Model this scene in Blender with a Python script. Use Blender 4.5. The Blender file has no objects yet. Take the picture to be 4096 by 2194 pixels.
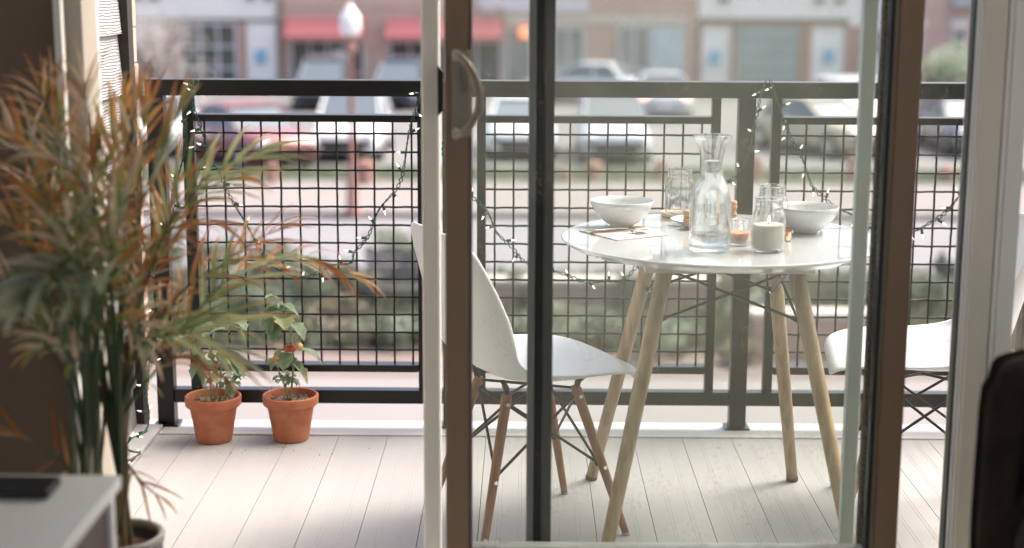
import bpy, math, random
from mathutils import Vector, Matrix, noise
R = math.radians
random.seed(7)
scene = bpy.context.scene
col = scene.collection

# ------------------------------------------------------------------ camera, sky, sun, exposure
EYE = 1.368
FPX = 6197.0
cam_d = bpy.data.cameras.new('camera')
cam = bpy.data.objects.new('camera', cam_d)
col.objects.link(cam)
cam.location = (0, 0, EYE)
CR = Matrix.Rotation(R(0.40), 3, 'Z') @ Matrix.Rotation(R(90 - 10.80), 3, 'X') @ Matrix.Rotation(R(0.27), 3, 'Z')
cam.rotation_euler = CR.to_euler()
cam_d.sensor_width = 36
cam_d.lens = 36 * FPX / 4096
cam_d.clip_start = 0.05
cam_d.clip_end = 600
cam_d.dof.use_dof = True
cam_d.dof.focus_distance = 4.08
cam_d.dof.aperture_fstop = 1.75
cam_d.dof.aperture_blades = 0
scene.camera = cam

SUN_EL, SUN_AZ = 55, 66          # azimuth measured from +Y (street) towards +X
world = bpy.data.worlds.new('World')
scene.world = world
world.use_nodes = True
wn = world.node_tree
bg = wn.nodes['Background']
sky = wn.nodes.new('ShaderNodeTexSky')
sky.sky_type = 'NISHITA'
sky.sun_disc = False
sky.sun_elevation = R(SUN_EL)
sky.sun_rotation = R(SUN_AZ)
sky.air_density = 0.8
sky.dust_density = 8.0
sky.ozone_density = 0.8
wn.links.new(sky.outputs[0], bg.inputs[0])
bg.inputs[1].default_value = 0.15
sl = bpy.data.lights.new('sun', 'SUN')
sl.energy = 0.5
sl.angle = R(24)
sl.color = (1.0, 0.975, 0.95)
so = bpy.data.objects.new('sun', sl)
col.objects.link(so)
sd = Vector((math.sin(R(SUN_AZ)) * math.cos(R(SUN_EL)), math.cos(R(SUN_AZ)) * math.cos(R(SUN_EL)), math.sin(R(SUN_EL))))
so.rotation_euler = sd.to_track_quat('Z', 'Y').to_euler()
so.location = (0, 0, 20)
scene.view_settings.view_transform = 'Standard'
scene.view_settings.look = 'None'
scene.view_settings.exposure = 1.66
scene.view_settings.gamma = 1.0
scene.render.engine = 'CYCLES'
cy = scene.cycles
cy.use_denoising = True
cy.max_bounces = 12
cy.transparent_max_bounces = 24
cy.transmission_bounces = 10
cy.glossy_bounces = 5
cy.diffuse_bounces = 5
cy.sample_clamp_indirect = 8
cy.blur_glossy = 0.5
cy.filter_width = 1.15

# ------------------------------------------------------------------ survey helpers (photo pixel + a known plane -> place)
EY = Vector((0, 0, EYE))
def ray(px, py):
    return CR @ Vector(((px - 2048) / FPX, -(py - 1097) / FPX, -1))
def aty(px, py, Y):
    d = ray(px, py); return EY + d * (Y / d.y)
def atz(px, py, z):
    d = ray(px, py); return EY + d * ((z - EYE) / d.z)
GZ = -3.17
def atg(px, py):
    return atz(px, py, GZ)
def XA(px, Y, py=1097): return aty(px, py, Y).x
def ZA(py, Y, px=1300): return aty(px, py, Y).z

# ------------------------------------------------------------------ mesh helpers
ORG = {}
class MB:
    def __init__(s): s.v = []; s.f = []; s.c = []; s.cc = None
    def add(s, vs, fs):
        o = len(s.v); s.v += [Vector(v) for v in vs]
        if s.cc is not None or s.c:
            s.c += [(s.cc or (1, 1, 1))] * len(vs)
        s.f += [tuple(i + o for i in f) for f in fs]; return o
    def box(s, x0, x1, y0, y1, z0, z1):
        if x0 > x1: x0, x1 = x1, x0
        if y0 > y1: y0, y1 = y1, y0
        if z0 > z1: z0, z1 = z1, z0
        s.add([(x0,y0,z0),(x1,y0,z0),(x1,y1,z0),(x0,y1,z0),(x0,y0,z1),(x1,y0,z1),(x1,y1,z1),(x0,y1,z1)],
              [(0,3,2,1),(4,5,6,7),(0,1,5,4),(1,2,6,5),(2,3,7,6),(3,0,4,7)]); return s
    def tube(s, pts, rad, n=8, cap=True):
        pts = [Vector(p) for p in pts]
        rs = rad if isinstance(rad, (list, tuple)) else [rad] * len(pts)
        prev = None; rings = []
        vs = []; fs = []
        for i, p in enumerate(pts):
            t = (pts[min(i+1, len(pts)-1)] - pts[max(i-1, 0)])
            t = t.normalized() if t.length > 1e-9 else Vector((0,0,1))
            if prev is None:
                a = Vector((0,0,1)) if abs(t.z) < .9 else Vector((1,0,0))
                u = t.cross(a).normalized()
            else:
                u = (prev - t * prev.dot(t))
                u = u.normalized() if u.length > 1e-9 else t.orthogonal().normalized()
            prev = u; w = t.cross(u)
            for k in range(n):
                an = 2*math.pi*k/n
                vs.append(p + (u*math.cos(an) + w*math.sin(an)) * rs[i])
        for i in range(len(pts)-1):
            for k in range(n):
                a = i*n+k; b = i*n+(k+1)%n
                fs.append((a, b, b+n, a+n))
        if cap:
            fs.append(tuple(range(n))[::-1]); fs.append(tuple((len(pts)-1)*n+k for k in range(n)))
        s.add(vs, fs); return s
    def lathe(s, prof, c=(0,0,0), n=40, closed=False):
        vs = []; fs = []
        m = len(prof)
        for r, z in prof:
            for k in range(n):
                a = 2*math.pi*k/n
                vs.append((c[0]+r*math.cos(a), c[1]+r*math.sin(a), c[2]+z))
        for i in range(m if closed else m-1):
            j = (i+1) % m
            for k in range(n):
                k2 = (k+1) % n
                fs.append((i*n+k, i*n+k2, j*n+k2, j*n+k))
        if not closed:
            if prof[0][0] > 1e-6: fs.append(tuple(range(n))[::-1])
            if prof[-1][0] > 1e-6: fs.append(tuple((m-1)*n+k for k in range(n)))
        s.add(vs, fs); return s
    def prism(s, poly, ax, a, b):
        """poly in the two axes other than ax, extruded along ax from a to b"""
        def P(u, v, w):
            return {0: (w, u, v), 1: (u, w, v), 2: (u, v, w)}[ax]
        n = len(poly)
        vs = [P(u, v, a) for u, v in poly] + [P(u, v, b) for u, v in poly]
        fs = [tuple(range(n)), tuple(range(n, 2*n))[::-1]] + [((i+1)%n, i, i+n, (i+1)%n+n) for i in range(n)]
        s.add(vs, fs); return s
    def ell(s, c, r, n=12, m=8):
        prof = []
        vs = []; fs = []
        for i in range(m+1):
            th = math.pi*i/m
            for k in range(n):
                a = 2*math.pi*k/n
                vs.append((c[0]+r[0]*math.sin(th)*math.cos(a), c[1]+r[1]*math.sin(th)*math.sin(a), c[2]+r[2]*math.cos(th)))
        for i in range(m):
            for k in range(n):
                k2 = (k+1)%n
                fs.append((i*n+k, (i+1)*n+k, (i+1)*n+k2, i*n+k2))
        s.add(vs, fs); return s
    def loft(s, rings, cap=True):
        n = len(rings[0]); vs = [p for r in rings for p in r]; fs = []
        for i in range(len(rings)-1):
            for k in range(n):
                k2 = (k+1)%n; fs.append((i*n+k, i*n+k2, (i+1)*n+k2, (i+1)*n+k))
        if cap: fs += [tuple(range(n))[::-1], tuple((len(rings)-1)*n+k for k in range(n))]
        s.add(vs, fs); return s
    def build(s, name, mat, parent=None, org=None, smooth=False, bevel=0, sub=0, solid=0, weld=False):
        if org is None:
            org = ORG.get(parent.name, Vector()) if parent else Vector()
        org = Vector(org)
        me = bpy.data.meshes.new(name)
        me.from_pydata([tuple(v - org) for v in s.v], [], s.f)
        if s.c:
            ca = me.color_attributes.new('Col', 'FLOAT_COLOR', 'POINT')
            for i, c in enumerate(s.c): ca.data[i].color = (*c, 1)
        me.validate()
        if weld or sub or bevel or smooth:
            import bmesh
            bm = bmesh.new(); bm.from_mesh(me)
            if weld: bmesh.ops.remove_doubles(bm, verts=bm.verts, dist=1e-5)
            bmesh.ops.recalc_face_normals(bm, faces=bm.faces)
            bm.to_mesh(me); bm.free()
        if smooth:
            me.polygons.foreach_set('use_smooth', [True]*len(me.polygons))
        me.materials.append(mat)
        o = bpy.data.objects.new(name, me); col.objects.link(o)
        ORG[o.name] = org
        if parent: o.parent = parent
        else: o.location = org
        if solid:
            m = o.modifiers.new('thick', 'SOLIDIFY'); m.thickness = solid; m.offset = 0
        if bevel:
            m = o.modifiers.new('edge', 'BEVEL'); m.width = bevel; m.segments = 2; m.limit_method = 'ANGLE'; m.angle_limit = R(40)
        if sub:
            m = o.modifiers.new('smoothing', 'SUBSURF'); m.levels = sub; m.render_levels = sub
        return o
def tag(o, label=None, cat=None, group=None, kind=None):
    if label: o['label'] = label
    if cat: o['category'] = cat
    if group: o['group'] = group
    if kind: o['kind'] = kind
    return o
def empty(name, loc=(0,0,0), label=None, cat=None, group=None, rz=0):
    o = bpy.data.objects.new(name, None); col.objects.link(o)
    o.location = loc; o.rotation_euler = (0, 0, rz); o.empty_display_size = .1
    ORG[o.name] = Vector(loc)
    return tag(o, label, cat, group)
def lempty(name, label, cat, group=None):
    """a thing modelled round its own origin; place it afterwards"""
    return empty(name, (0,0,0), label, cat, group)
def copy_tree(o, parent=None):
    c = o.copy(); col.objects.link(c); ORG[c.name] = Vector()
    if parent: c.parent = parent
    for ch in list(o.children): copy_tree(ch, c)
    return c
def spline(pts, n=8):
    pts = [Vector(p) for p in pts]
    P = [pts[0]*2-pts[1]] + pts + [pts[-1]*2-pts[-2]]
    out = []
    for i in range(1, len(P)-2):
        for k in range(n):
            t = k/n
            a, b, c, d = P[i-1], P[i], P[i+1], P[i+2]
            out.append(0.5*((2*b) + (c-a)*t + (2*a-5*b+4*c-d)*t*t + (3*b-a-3*c+d)*t**3))
    out.append(pts[-1]); return out

# ------------------------------------------------------------------ materials
MC = {}
def mat(name, c, rough=.6, metal=0, var=.12, scale=8, bump=0, bscale=None, spec=.5, coat=0, stretch=None, c2=None):
    if name in MC: return MC[name]
    m = bpy.data.materials.new(name); m.use_nodes = True; MC[name] = m
    nt = m.node_tree; b = nt.nodes['Principled BSDF']
    b.inputs['Roughness'].default_value = rough
    b.inputs['Metallic'].default_value = metal
    b.inputs['Specular IOR Level'].default_value = spec
    b.inputs['Coat Weight'].default_value = coat
    tc = nt.nodes.new('ShaderNodeTexCoord'); mp = nt.nodes.new('ShaderNodeMapping')
    nt.links.new(tc.outputs['Object'], mp.inputs[0])
    if stretch: mp.inputs['Scale'].default_value = stretch
    nz = nt.nodes.new('ShaderNodeTexNoise'); nz.inputs['Scale'].default_value = scale; nz.inputs['Detail'].default_value = 6
    nt.links.new(mp.outputs[0], nz.inputs['Vector'])
    mx = nt.nodes.new('ShaderNodeMix'); mx.data_type = 'RGBA'
    rp = nt.nodes.new('ShaderNodeMapRange'); rp.inputs[1].default_value = .3; rp.inputs[2].default_value = .7
    nt.links.new(nz.outputs[0], rp.inputs[0]); nt.links.new(rp.outputs[0], mx.inputs[0])
    ca = c if c2 is None else c
    cb = c2 if c2 is not None else tuple(min(1, x*(1+var)) for x in c)
    if c2 is None: ca = tuple(x*(1-var) for x in c)
    mx.inputs[6].default_value = (*ca, 1); mx.inputs[7].default_value = (*cb, 1)
    nt.links.new(mx.outputs[2], b.inputs['Base Color'])
    if bump:
        bp = nt.nodes.new('ShaderNodeBump'); bp.inputs['Strength'].default_value = bump; bp.inputs['Distance'].default_value = .01
        n2 = nt.nodes.new('ShaderNodeTexNoise'); n2.inputs['Scale'].default_value = bscale or scale*6; n2.inputs['Detail'].default_value = 4
        nt.links.new(mp.outputs[0], n2.inputs['Vector'])
        nt.links.new(n2.outputs[0], bp.inputs['Height']); nt.links.new(bp.outputs[0], b.inputs['Normal'])
    return m
def emit(name, c, s, base=(.8,.8,.8)):
    m = bpy.data.materials.new(name); m.use_nodes = True
    b = m.node_tree.nodes['Principled BSDF']
    b.inputs['Base Color'].default_value = (*base, 1)
    b.inputs['Emission Color'].default_value = (*c, 1); b.inputs['Emission Strength'].default_value = s
    b.inputs['Roughness'].default_value = .3
    return m
def glass_solid(name, c=(1,1,1), rough=0.0, ior=1.45):
    m = bpy.data.materials.new(name); m.use_nodes = True
    nt = m.node_tree; nt.nodes.remove(nt.nodes['Principled BSDF'])
    g = nt.nodes.new('ShaderNodeBsdfGlass'); g.inputs['Color'].default_value = (*c, 1); g.inputs['Roughness'].default_value = rough; g.inputs['IOR'].default_value = ior
    t = nt.nodes.new('ShaderNodeBsdfTransparent'); t.inputs[0].default_value = (*c, 1)
    mx = nt.nodes.new('ShaderNodeMixShader'); mx.inputs[0].default_value = .15
    nt.links.new(g.outputs[0], mx.inputs[1]); nt.links.new(t.outputs[0], mx.inputs[2])
    nt.links.new(mx.outputs[0], nt.nodes['Material Output'].inputs[0])
    return m
def pane(name, tint=(.97,.985,.975), dust=.05, dustc=(.8,.72,.58), gloss=.05, speck=.0, scale=3):
    """a thin sheet: clear, a little reflective, with a film of dust that catches the daylight"""
    m = bpy.data.materials.new(name); m.use_nodes = True
    nt = m.node_tree; nt.nodes.remove(nt.nodes['Principled BSDF'])
    L = nt.links.new; N = nt.nodes.new
    tr = N('ShaderNodeBsdfTransparent'); tr.inputs[0].default_value = (*tint, 1)
    gl = N('ShaderNodeBsdfGlossy'); gl.inputs['Roughness'].default_value = .02
    tl = N('ShaderNodeBsdfTranslucent'); tl.inputs[0].default_value = (*dustc, 1)
    di = N('ShaderNodeBsdfDiffuse'); di.inputs[0].default_value = (*dustc, 1)
    du = N('ShaderNodeMixShader'); du.inputs[0].default_value = .35
    L(tl.outputs[0], du.inputs[1]); L(di.outputs[0], du.inputs[2])
    tc = N('ShaderNodeTexCoord')
    nz = N('ShaderNodeTexNoise'); nz.inputs['Scale'].default_value = scale; nz.inputs['Detail'].default_value = 8
    L(tc.outputs['Object'], nz.inputs['Vector'])
    r1 = N('ShaderNodeMapRange'); r1.inputs[1].default_value = .35; r1.inputs[2].default_value = .7; r1.inputs[3].default_value = dust*.6; r1.inputs[4].default_value = dust*1.4
    L(nz.outputs[0], r1.inputs[0])
    fac = r1.outputs[0]
    if speck:
        vo = N('ShaderNodeTexVoronoi'); vo.inputs['Scale'].default_value = 140
        L(tc.outputs['Object'], vo.inputs['Vector'])
        r2 = N('ShaderNodeMapRange'); r2.inputs[1].default_value = .22; r2.inputs[2].default_value = .10; r2.inputs[3].default_value = 0; r2.inputs[4].default_value = speck
        L(vo.outputs['Distance'], r2.inputs[0])
        n3 = N('ShaderNodeTexNoise'); n3.inputs['Scale'].default_value = 9; L(tc.outputs['Object'], n3.inputs['Vector'])
        r3 = N('ShaderNodeMapRange'); r3.inputs[1].default_value = .48; r3.inputs[2].default_value = .62; L(n3.outputs[0], r3.inputs[0])
        mu = N('ShaderNodeMath'); mu.operation = 'MULTIPLY'; L(r2.outputs[0], mu.inputs[0]); L(r3.outputs[0], mu.inputs[1])
        ad = N('ShaderNodeMath'); ad.operation = 'ADD'; L(fac, ad.inputs[0]); L(mu.outputs[0], ad.inputs[1]); fac = ad.outputs[0]
    m1 = N('ShaderNodeMixShader'); L(fac, m1.inputs[0]); L(tr.outputs[0], m1.inputs[1]); L(du.outputs[0], m1.inputs[2])
    fr = N('ShaderNodeLayerWeight'); fr.inputs[0].default_value = .25
    mu2 = N('ShaderNodeMath'); mu2.operation = 'MULTIPLY'; L(fr.outputs['Fresnel'], mu2.inputs[0]); mu2.inputs[1].default_value = gloss*10
    m2 = N('ShaderNodeMixShader'); L(mu2.outputs[0], m2.inputs[0]); L(m1.outputs[0], m2.inputs[1]); L(gl.outputs[0], m2.inputs[2])
    L(m2.outputs[0], nt.nodes['Material Output'].inputs[0])
    return m
def brick(name, c1, c2, mortar, w=.22, h=.075, ms=.012, axes='xz', bumpy=True):
    m = bpy.data.materials.new(name); m.use_nodes = True
    nt = m.node_tree; b = nt.nodes['Principled BSDF']; b.inputs['Roughness'].default_value = .9
    L = nt.links.new; N = nt.nodes.new
    tc = N('ShaderNodeTexCoord'); sp = N('ShaderNodeSeparateXYZ'); cb = N('ShaderNodeCombineXYZ')
    L(tc.outputs['Object'], sp.inputs[0])
    ad = N('ShaderNodeMath'); ad.operation = 'ADD'; L(sp.outputs[0], ad.inputs[0]); L(sp.outputs[1], ad.inputs[1])
    L(ad.outputs[0], cb.inputs[0]); L(sp.outputs[2] if axes == 'xz' else sp.outputs[1], cb.inputs[1])
    if axes == 'xy': L(sp.outputs[0], cb.inputs[0])
    br = N('ShaderNodeTexBrick'); br.inputs['Scale'].default_value = 1
    br.inputs['Brick Width'].default_value = w; br.inputs['Row Height'].default_value = h; br.inputs['Mortar Size'].default_value = ms
    br.inputs['Color1'].default_value = (*c1,1); br.inputs['Color2'].default_value = (*c2,1); br.inputs['Mortar'].default_value = (*mortar,1)
    L(cb.outputs[0], br.inputs['Vector'])
    nz = N('ShaderNodeTexNoise'); nz.inputs['Scale'].default_value = 1.3; nz.inputs['Detail'].default_value = 8; L(tc.outputs['Object'], nz.inputs['Vector'])
    mx = N('ShaderNodeMix'); mx.data_type = 'RGBA'; mx.blend_type = 'MULTIPLY'; mx.inputs[0].default_value = .35
    L(br.outputs['Color'], mx.inputs[6]); L(nz.outputs[0], mx.inputs[7]); L(mx.outputs[2], b.inputs['Base Color'])
    bp = N('ShaderNodeBump'); bp.inputs['Strength'].default_value = .4; bp.inputs['Distance'].default_value = .004
    n2 = N('ShaderNodeTexNoise'); n2.inputs['Scale'].default_value = 90; L(tc.outputs['Object'], n2.inputs['Vector'])
    L(n2.outputs[0], bp.inputs['Height']); L(bp.outputs[0], b.inputs['Normal'])
    return m
def wood(name, c1, c2, rough=.45, axis=2, scale=60):
    m = bpy.data.materials.new(name); m.use_nodes = True
    nt = m.node_tree; b = nt.nodes['Principled BSDF']; b.inputs['Roughness'].default_value = rough
    L = nt.links.new; N = nt.nodes.new
    tc = N('ShaderNodeTexCoord'); mp = N('ShaderNodeMapping')
    sc = [1, 1, 1]; sc[axis] = .06
    mp.inputs['Scale'].default_value = sc
    L(tc.outputs['Object'], mp.inputs[0])
    nz = N('ShaderNodeTexNoise'); nz.inputs['Scale'].default_value = scale; nz.inputs['Detail'].default_value = 5; nz.inputs['Distortion'].default_value = .4
    L(mp.outputs[0], nz.inputs['Vector'])
    rp = N('ShaderNodeMapRange'); rp.inputs[1].default_value = .35; rp.inputs[2].default_value = .65; L(nz.outputs[0], rp.inputs[0])
    mx = N('ShaderNodeMix'); mx.data_type = 'RGBA'; mx.inputs[6].default_value = (*c1,1); mx.inputs[7].default_value = (*c2,1)
    L(rp.outputs[0], mx.inputs[0]); L(mx.outputs[2], b.inputs['Base Color'])
    return m
def leafmat(name, trans=.4, rough=.5, veins=False, spec=.4):
    m = bpy.data.materials.new(name); m.use_nodes = True
    nt = m.node_tree; b = nt.nodes['Principled BSDF']; b.inputs['Roughness'].default_value = rough
    b.inputs['Specular IOR Level'].default_value = spec
    L = nt.links.new; N = nt.nodes.new
    at = N('ShaderNodeAttribute'); at.attribute_name = 'Col'
    tc = N('ShaderNodeTexCoord'); nz = N('ShaderNodeTexNoise'); nz.inputs['Scale'].default_value = 40; L(tc.outputs['Object'], nz.inputs['Vector'])
    rp = N('ShaderNodeMapRange'); rp.inputs[3].default_value = .75; rp.inputs[4].default_value = 1.25; L(nz.outputs[0], rp.inputs[0])
    mx = N('ShaderNodeVectorMath'); mx.operation = 'SCALE'; L(at.outputs['Color'], mx.inputs[0]); L(rp.outputs[0], mx.inputs['Scale'])
    L(mx.outputs[0], b.inputs['Base Color'])
    tl = N('ShaderNodeBsdfTranslucent'); L(mx.outputs[0], tl.inputs[0])
    ms = N('ShaderNodeMixShader'); ms.inputs[0].default_value = trans
    L(b.outputs[0], ms.inputs[1]); L(tl.outputs[0], ms.inputs[2]); L(ms.outputs[0], nt.nodes['Material Output'].inputs[0])
    return m

M_deck = mat('pale_deck', (.34,.335,.33), .6, var=.035, scale=3, bump=.06, stretch=(4,.6,1), bscale=60)
M_deckgap = mat('deck_gap', (.30,.29,.28), .9)
M_trimw = mat('white_trim', (.46,.455,.45), .5, var=.05)
M_black = mat('black_metal', (.004,.0038,.003), .30, var=.2, scale=30, spec=.4)
M_siding = mat('lap_siding', (.52,.52,.50), .6, var=.03, bump=0)
M_dtrim = mat('dark_trim', (.022,.018,.015), .6)
M_brickcol = brick('tan_brick', (.62,.45,.37), (.56,.39,.31), (.55,.46,.40), w=.3, h=.107, ms=.006)
M_frame_br = mat('bronze_vinyl', (.22,.145,.085), .5, var=.04)
M_frame_tan = mat('taupe_vinyl', (.42,.38,.31), .5, var=.04)
M_frame_w = mat('white_vinyl', (.76,.76,.72), .4, var=.03)
M_frame_g = mat('grey_vinyl', (.17,.18,.16), .35, var=.05)
M_rubber = mat('black_rubber', (.006,.007,.006), .7)
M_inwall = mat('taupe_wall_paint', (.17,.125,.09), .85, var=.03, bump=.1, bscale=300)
M_white_pl = mat('white_plastic', (.70,.71,.74), .32, var=.015, spec=.5)
M_white_gloss = mat('white_gloss_lacquer', (.50,.52,.55), .05, var=.01, spec=.7, coat=.6)
M_ceramic = mat('white_ceramic', (.56,.58,.60), .12, var=.02, spec=.6)
M_oak = wood('pale_oak', (.27,.19,.115), (.43,.32,.205))
M_oakd = wood('brown_wood', (.20,.085,.048), (.31,.15,.09))
M_terra = mat('terracotta', (.36,.10,.043), .75, c2=(.44,.17,.09), scale=22, bump=.2, bscale=200)
M_soil = mat('potting_soil', (.035,.024,.018), .95, c2=(.30,.24,.18), scale=160, bump=1.0, bscale=120)
M_steel = mat('bright_steel', (.7,.7,.7), .15, metal=1, var=.02)
M_wire_g = mat('green_cable', (.012,.055,.04), .45)
M_leaf = leafmat('palm_leaf', .5, .38)
M_tleaf = leafmat('tomato_leaf', .35, .6)
M_bleaf = leafmat('shrub_leaf', .25, .6)
M_stem = mat('green_stem', (.10,.15,.06), .5, var=.35, scale=12)
M_bulb = emit('lit_bulb', (1.0, .82, .62), 1.0, (.9,.88,.85))

# ================================================================== the street far below
def structure(o): return tag(o, kind='structure')
W = 140
m = MB(); m.add([(-300,-200,GZ-.06),(300,-200,GZ-.06),(300,400,GZ-.06),(-300,400,GZ-.06)], [(0,1,2,3)])
structure(m.build('ground', mat('asphalt_pale', (.20,.195,.195), .9, var=.1, scale=.3)))
m = MB(); m.add([(-300,36.7,GZ-.004),(300,36.7,GZ-.004),(300,64,GZ-.004),(-300,64,GZ-.004)], [(0,1,2,3)])
structure(m.build('parking_lot', mat('parking_asphalt', (.17,.17,.165), .9, var=.1, scale=.4)))
m = MB(); m.add([(-300,22.9,GZ-.02),(300,22.9,GZ-.02),(300,29.6,GZ-.02),(-300,29.6,GZ-.02)], [(0,1,2,3)])
structure(m.build('road', mat('road_asphalt', (.20,.195,.205), .85, var=.06, scale=.5)))
m = MB(); m.box(-120,120,29.6,33.9,GZ-.06,GZ+.09)
structure(m.build('pavement', mat('pink_concrete', (.22,.20,.19), .9, var=.06, scale=.8)))
m = MB(); m.box(-120,120,33.9,34.1,GZ-.06,GZ+.12)
structure(m.build('kerb', mat('kerb_concrete', (.36,.34,.32), .9)))
m = MB(); m.box(-120,120,13.5,17.3,GZ-.06,GZ+.03)
structure(m.build('footpath', mat('pale_concrete', (.22,.205,.20), .9, var=.05, scale=1)))
m = MB(); m.box(-120,120,17.3,18.4,GZ-.06,GZ+.04)
structure(m.build('brick_path', brick('paver_brick', (.20,.145,.125), (.235,.17,.145), (.22,.20,.19), axes='xy')))
m = MB(); m.box(-120,120,18.4,22.9,GZ-.06,GZ+.06)
structure(m.build('planting_bed', mat('bed_soil', (.17,.13,.10), .95, var=.3, scale=2)))
m = MB(); m.add([(-300,4.9,GZ-.01),(300,4.9,GZ-.01),(300,13.5,GZ-.01),(-300,13.5,GZ-.01)], [(0,1,2,3)])
structure(m.build('pavement', mat('near_concrete', (.125,.125,.14), .9, var=.05, scale=1)))
# grass strip beyond the pavement
def grass(name, x0, x1, y0, y1, z, n, h, cols, label):
    g = MB(); g.cc = (1,1,1)
    for i in range(n):
        x = random.uniform(x0, x1); y = random.uniform(y0, y1); a = random.uniform(0, math.pi)
        w = random.uniform(.04,.10); hh = h*random.uniform(.5,1.2)
        c = random.choice(cols); k = random.uniform(.7,1.3); g.cc = tuple(q*k for q in c)
        dx, dy = math.cos(a)*w, math.sin(a)*w; lx, ly = random.uniform(-.05,.05), random.uniform(-.05,.05)
        g.add([(x-dx,y-dy,z),(x+dx,y+dy,z),(x+lx,y+ly,z+hh)], [(0,1,2)])
    return tag(g.build(name, M_bleaf), label, 'grass', kind='stuff')
m = MB(); m.box(-120,120,34.1,36.7,GZ-.06,GZ+.06)
structure(m.build('lawn', mat('lawn_green', (.23,.25,.18), .95, var=.15, scale=2)))
grass('grass', -14, 18, 34.15, 36.65, GZ+.06, 14000, .12, [(.21,.25,.16),(.26,.29,.20),(.18,.21,.14)], 'strip of green grass between the pavement and the parked cars')
grass('ground_cover', -6, 8, 18.5, 22.8, GZ+.06, 12000, .28, [(.18,.22,.15),(.24,.27,.19),(.11,.14,.09),(.24,.19,.14)], 'low mixed ground cover in the planting bed beside the road')

# ---- shrubs and trees made of many small leaves
def leafcloud(mb, c, r, n, size, cols, seed=0, lumps=6):
    rnd = random.Random(seed)
    L = []
    for k in range(lumps):
        d = Vector((rnd.gauss(0,1), rnd.gauss(0,1), rnd.gauss(0,1))).normalized()
        f = rnd.uniform(.25,.75)
        L.append((Vector((c[0]+d.x*r[0]*f, c[1]+d.y*r[1]*f, c[2]+d.z*r[2]*f)), rnd.uniform(.3,.55), rnd.uniform(.7,1.35)))
    for i in range(n):
        lc, lr, lk = rnd.choice(L)
        d = Vector((rnd.gauss(0,1), rnd.gauss(0,1), rnd.gauss(0,1))).normalized()*rnd.random()**.45
        p = lc + Vector((d.x*r[0]*lr, d.y*r[1]*lr, d.z*r[2]*lr))
        a = Vector((rnd.gauss(0,1), rnd.gauss(0,1), rnd.gauss(0,1))).normalized()
        b = a.orthogonal().normalized()
        s = size*rnd.uniform(.6,1.4); k = rnd.uniform(.75,1.25)*lk; cc = rnd.choice(cols)
        mb.cc = tuple(q*k for q in cc)
        mb.add([p-a*s, p+b*s*.45, p+a*s, p-b*s*.45], [(0,1,2,3)])
def shrub(px, py, w, h, cols, label, group=None, name='shrub', seed=0, n=500, cat='shrub'):
    p = atg(px, py)
    e = empty(name, (p.x, p.y, GZ+.05), label, cat, group)
    f = MB(); f.cc = (1,1,1)
    leafcloud(f, (p.x, p.y, GZ+.05+h*.52), (w*.6, w*.5, h*.6), n, .055, cols, seed, 7)
    f.build('foliage', M_bleaf, e)
    s = MB(); rnd = random.Random(seed+5)
    for k in range(5):
        s.tube([(p.x+rnd.uniform(-.05,.05), p.y, GZ), (p.x+rnd.uniform(-.3,.3)*w, p.y+rnd.uniform(-.3,.3)*w, GZ+h*.6)], [.02,.008], 5)
    s.build('stem', mat('shrub_stem', (.10,.07,.05)), e)
    return e
GR = [(.15,.19,.13),(.21,.25,.18),(.10,.13,.09)]; PG = [(.26,.28,.23),(.20,.23,.17),(.14,.16,.11)]; OL = [(.22,.20,.13),(.17,.16,.10),(.26,.22,.17)]
SH = [(1085,1150,1.1,.75,PG,'pale green shrub behind the palm tips left of the dark bench'),
      (1240,1290,.9,.8,GR,'round dark green shrub in the middle of the first mesh panel'),
      (1345,1340,.8,.5,OL,'low olive shrub in front of the dark green one'),
      (1420,1270,.7,.8,PG,'pale leafy shrub at the left end of the dark bench'),
      (1620,1110,1.2,.8,PG,'silvery shrub behind the dark bench by the road'),
      (1400,1400,1.0,.35,OL,'low dry yellow-green plant by the brick path left of the door edge'),
      (1560,1400,.9,.4,GR,'low green plant by the brick path below the dark bench'),
      (1010,1330,.9,.7,GR,'leafy shrub directly behind the taller tomato plant'),
      (860,1250,1.0,.9,PG,'tall pale shrub behind the left tomato pot'),
      (700,1420,.9,.7,GR,'green shrub near the balcony corner post'),
      (660,1120,1.0,.9,GR,'green shrub between the corner post and the first mesh panel'),
      (2085,1290,.5,.6,GR,'narrow dark shrub against the brick planter wall'),
      (2170,1410,1.0,.55,PG,'pale green clump under the seat of the left chair'),
      (2420,1420,1.0,.5,GR,'dark green clump between the left chair and the table legs'),
      (2330,1350,.9,.4,OL,'olive coloured clump in front of the brick planter wall'),
      (2700,1450,1.0,.5,GR,'green clump seen between the two front table legs'),
      (2900,1240,.8,.6,OL,'olive shrub beside the middle railing post'),
      (3040,1400,.7,.8,PG,'pale green shrub right of the middle railing post'),
      (2980,1470,.6,.3,OL,'dry low plant on the brick path beside the middle post'),
      (3330,1270,1.4,.6,GR,'wide dark green shrub in front of the far red planter wall'),
      (3720,1290,1.3,.7,GR,'wide green hedge plant seen through the rightmost pane'),
      (3770,1230,.35,.7,[(.05,.07,.05)],'thin very dark conifer seen through the rightmost pane')]
for i, (px, py, w, h, cs, lb) in enumerate(SH):
    shrub(px, py, w, h, cs, lb, 'shrubs in the planting bed below the balcony', seed=i+20, n=520)

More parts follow.
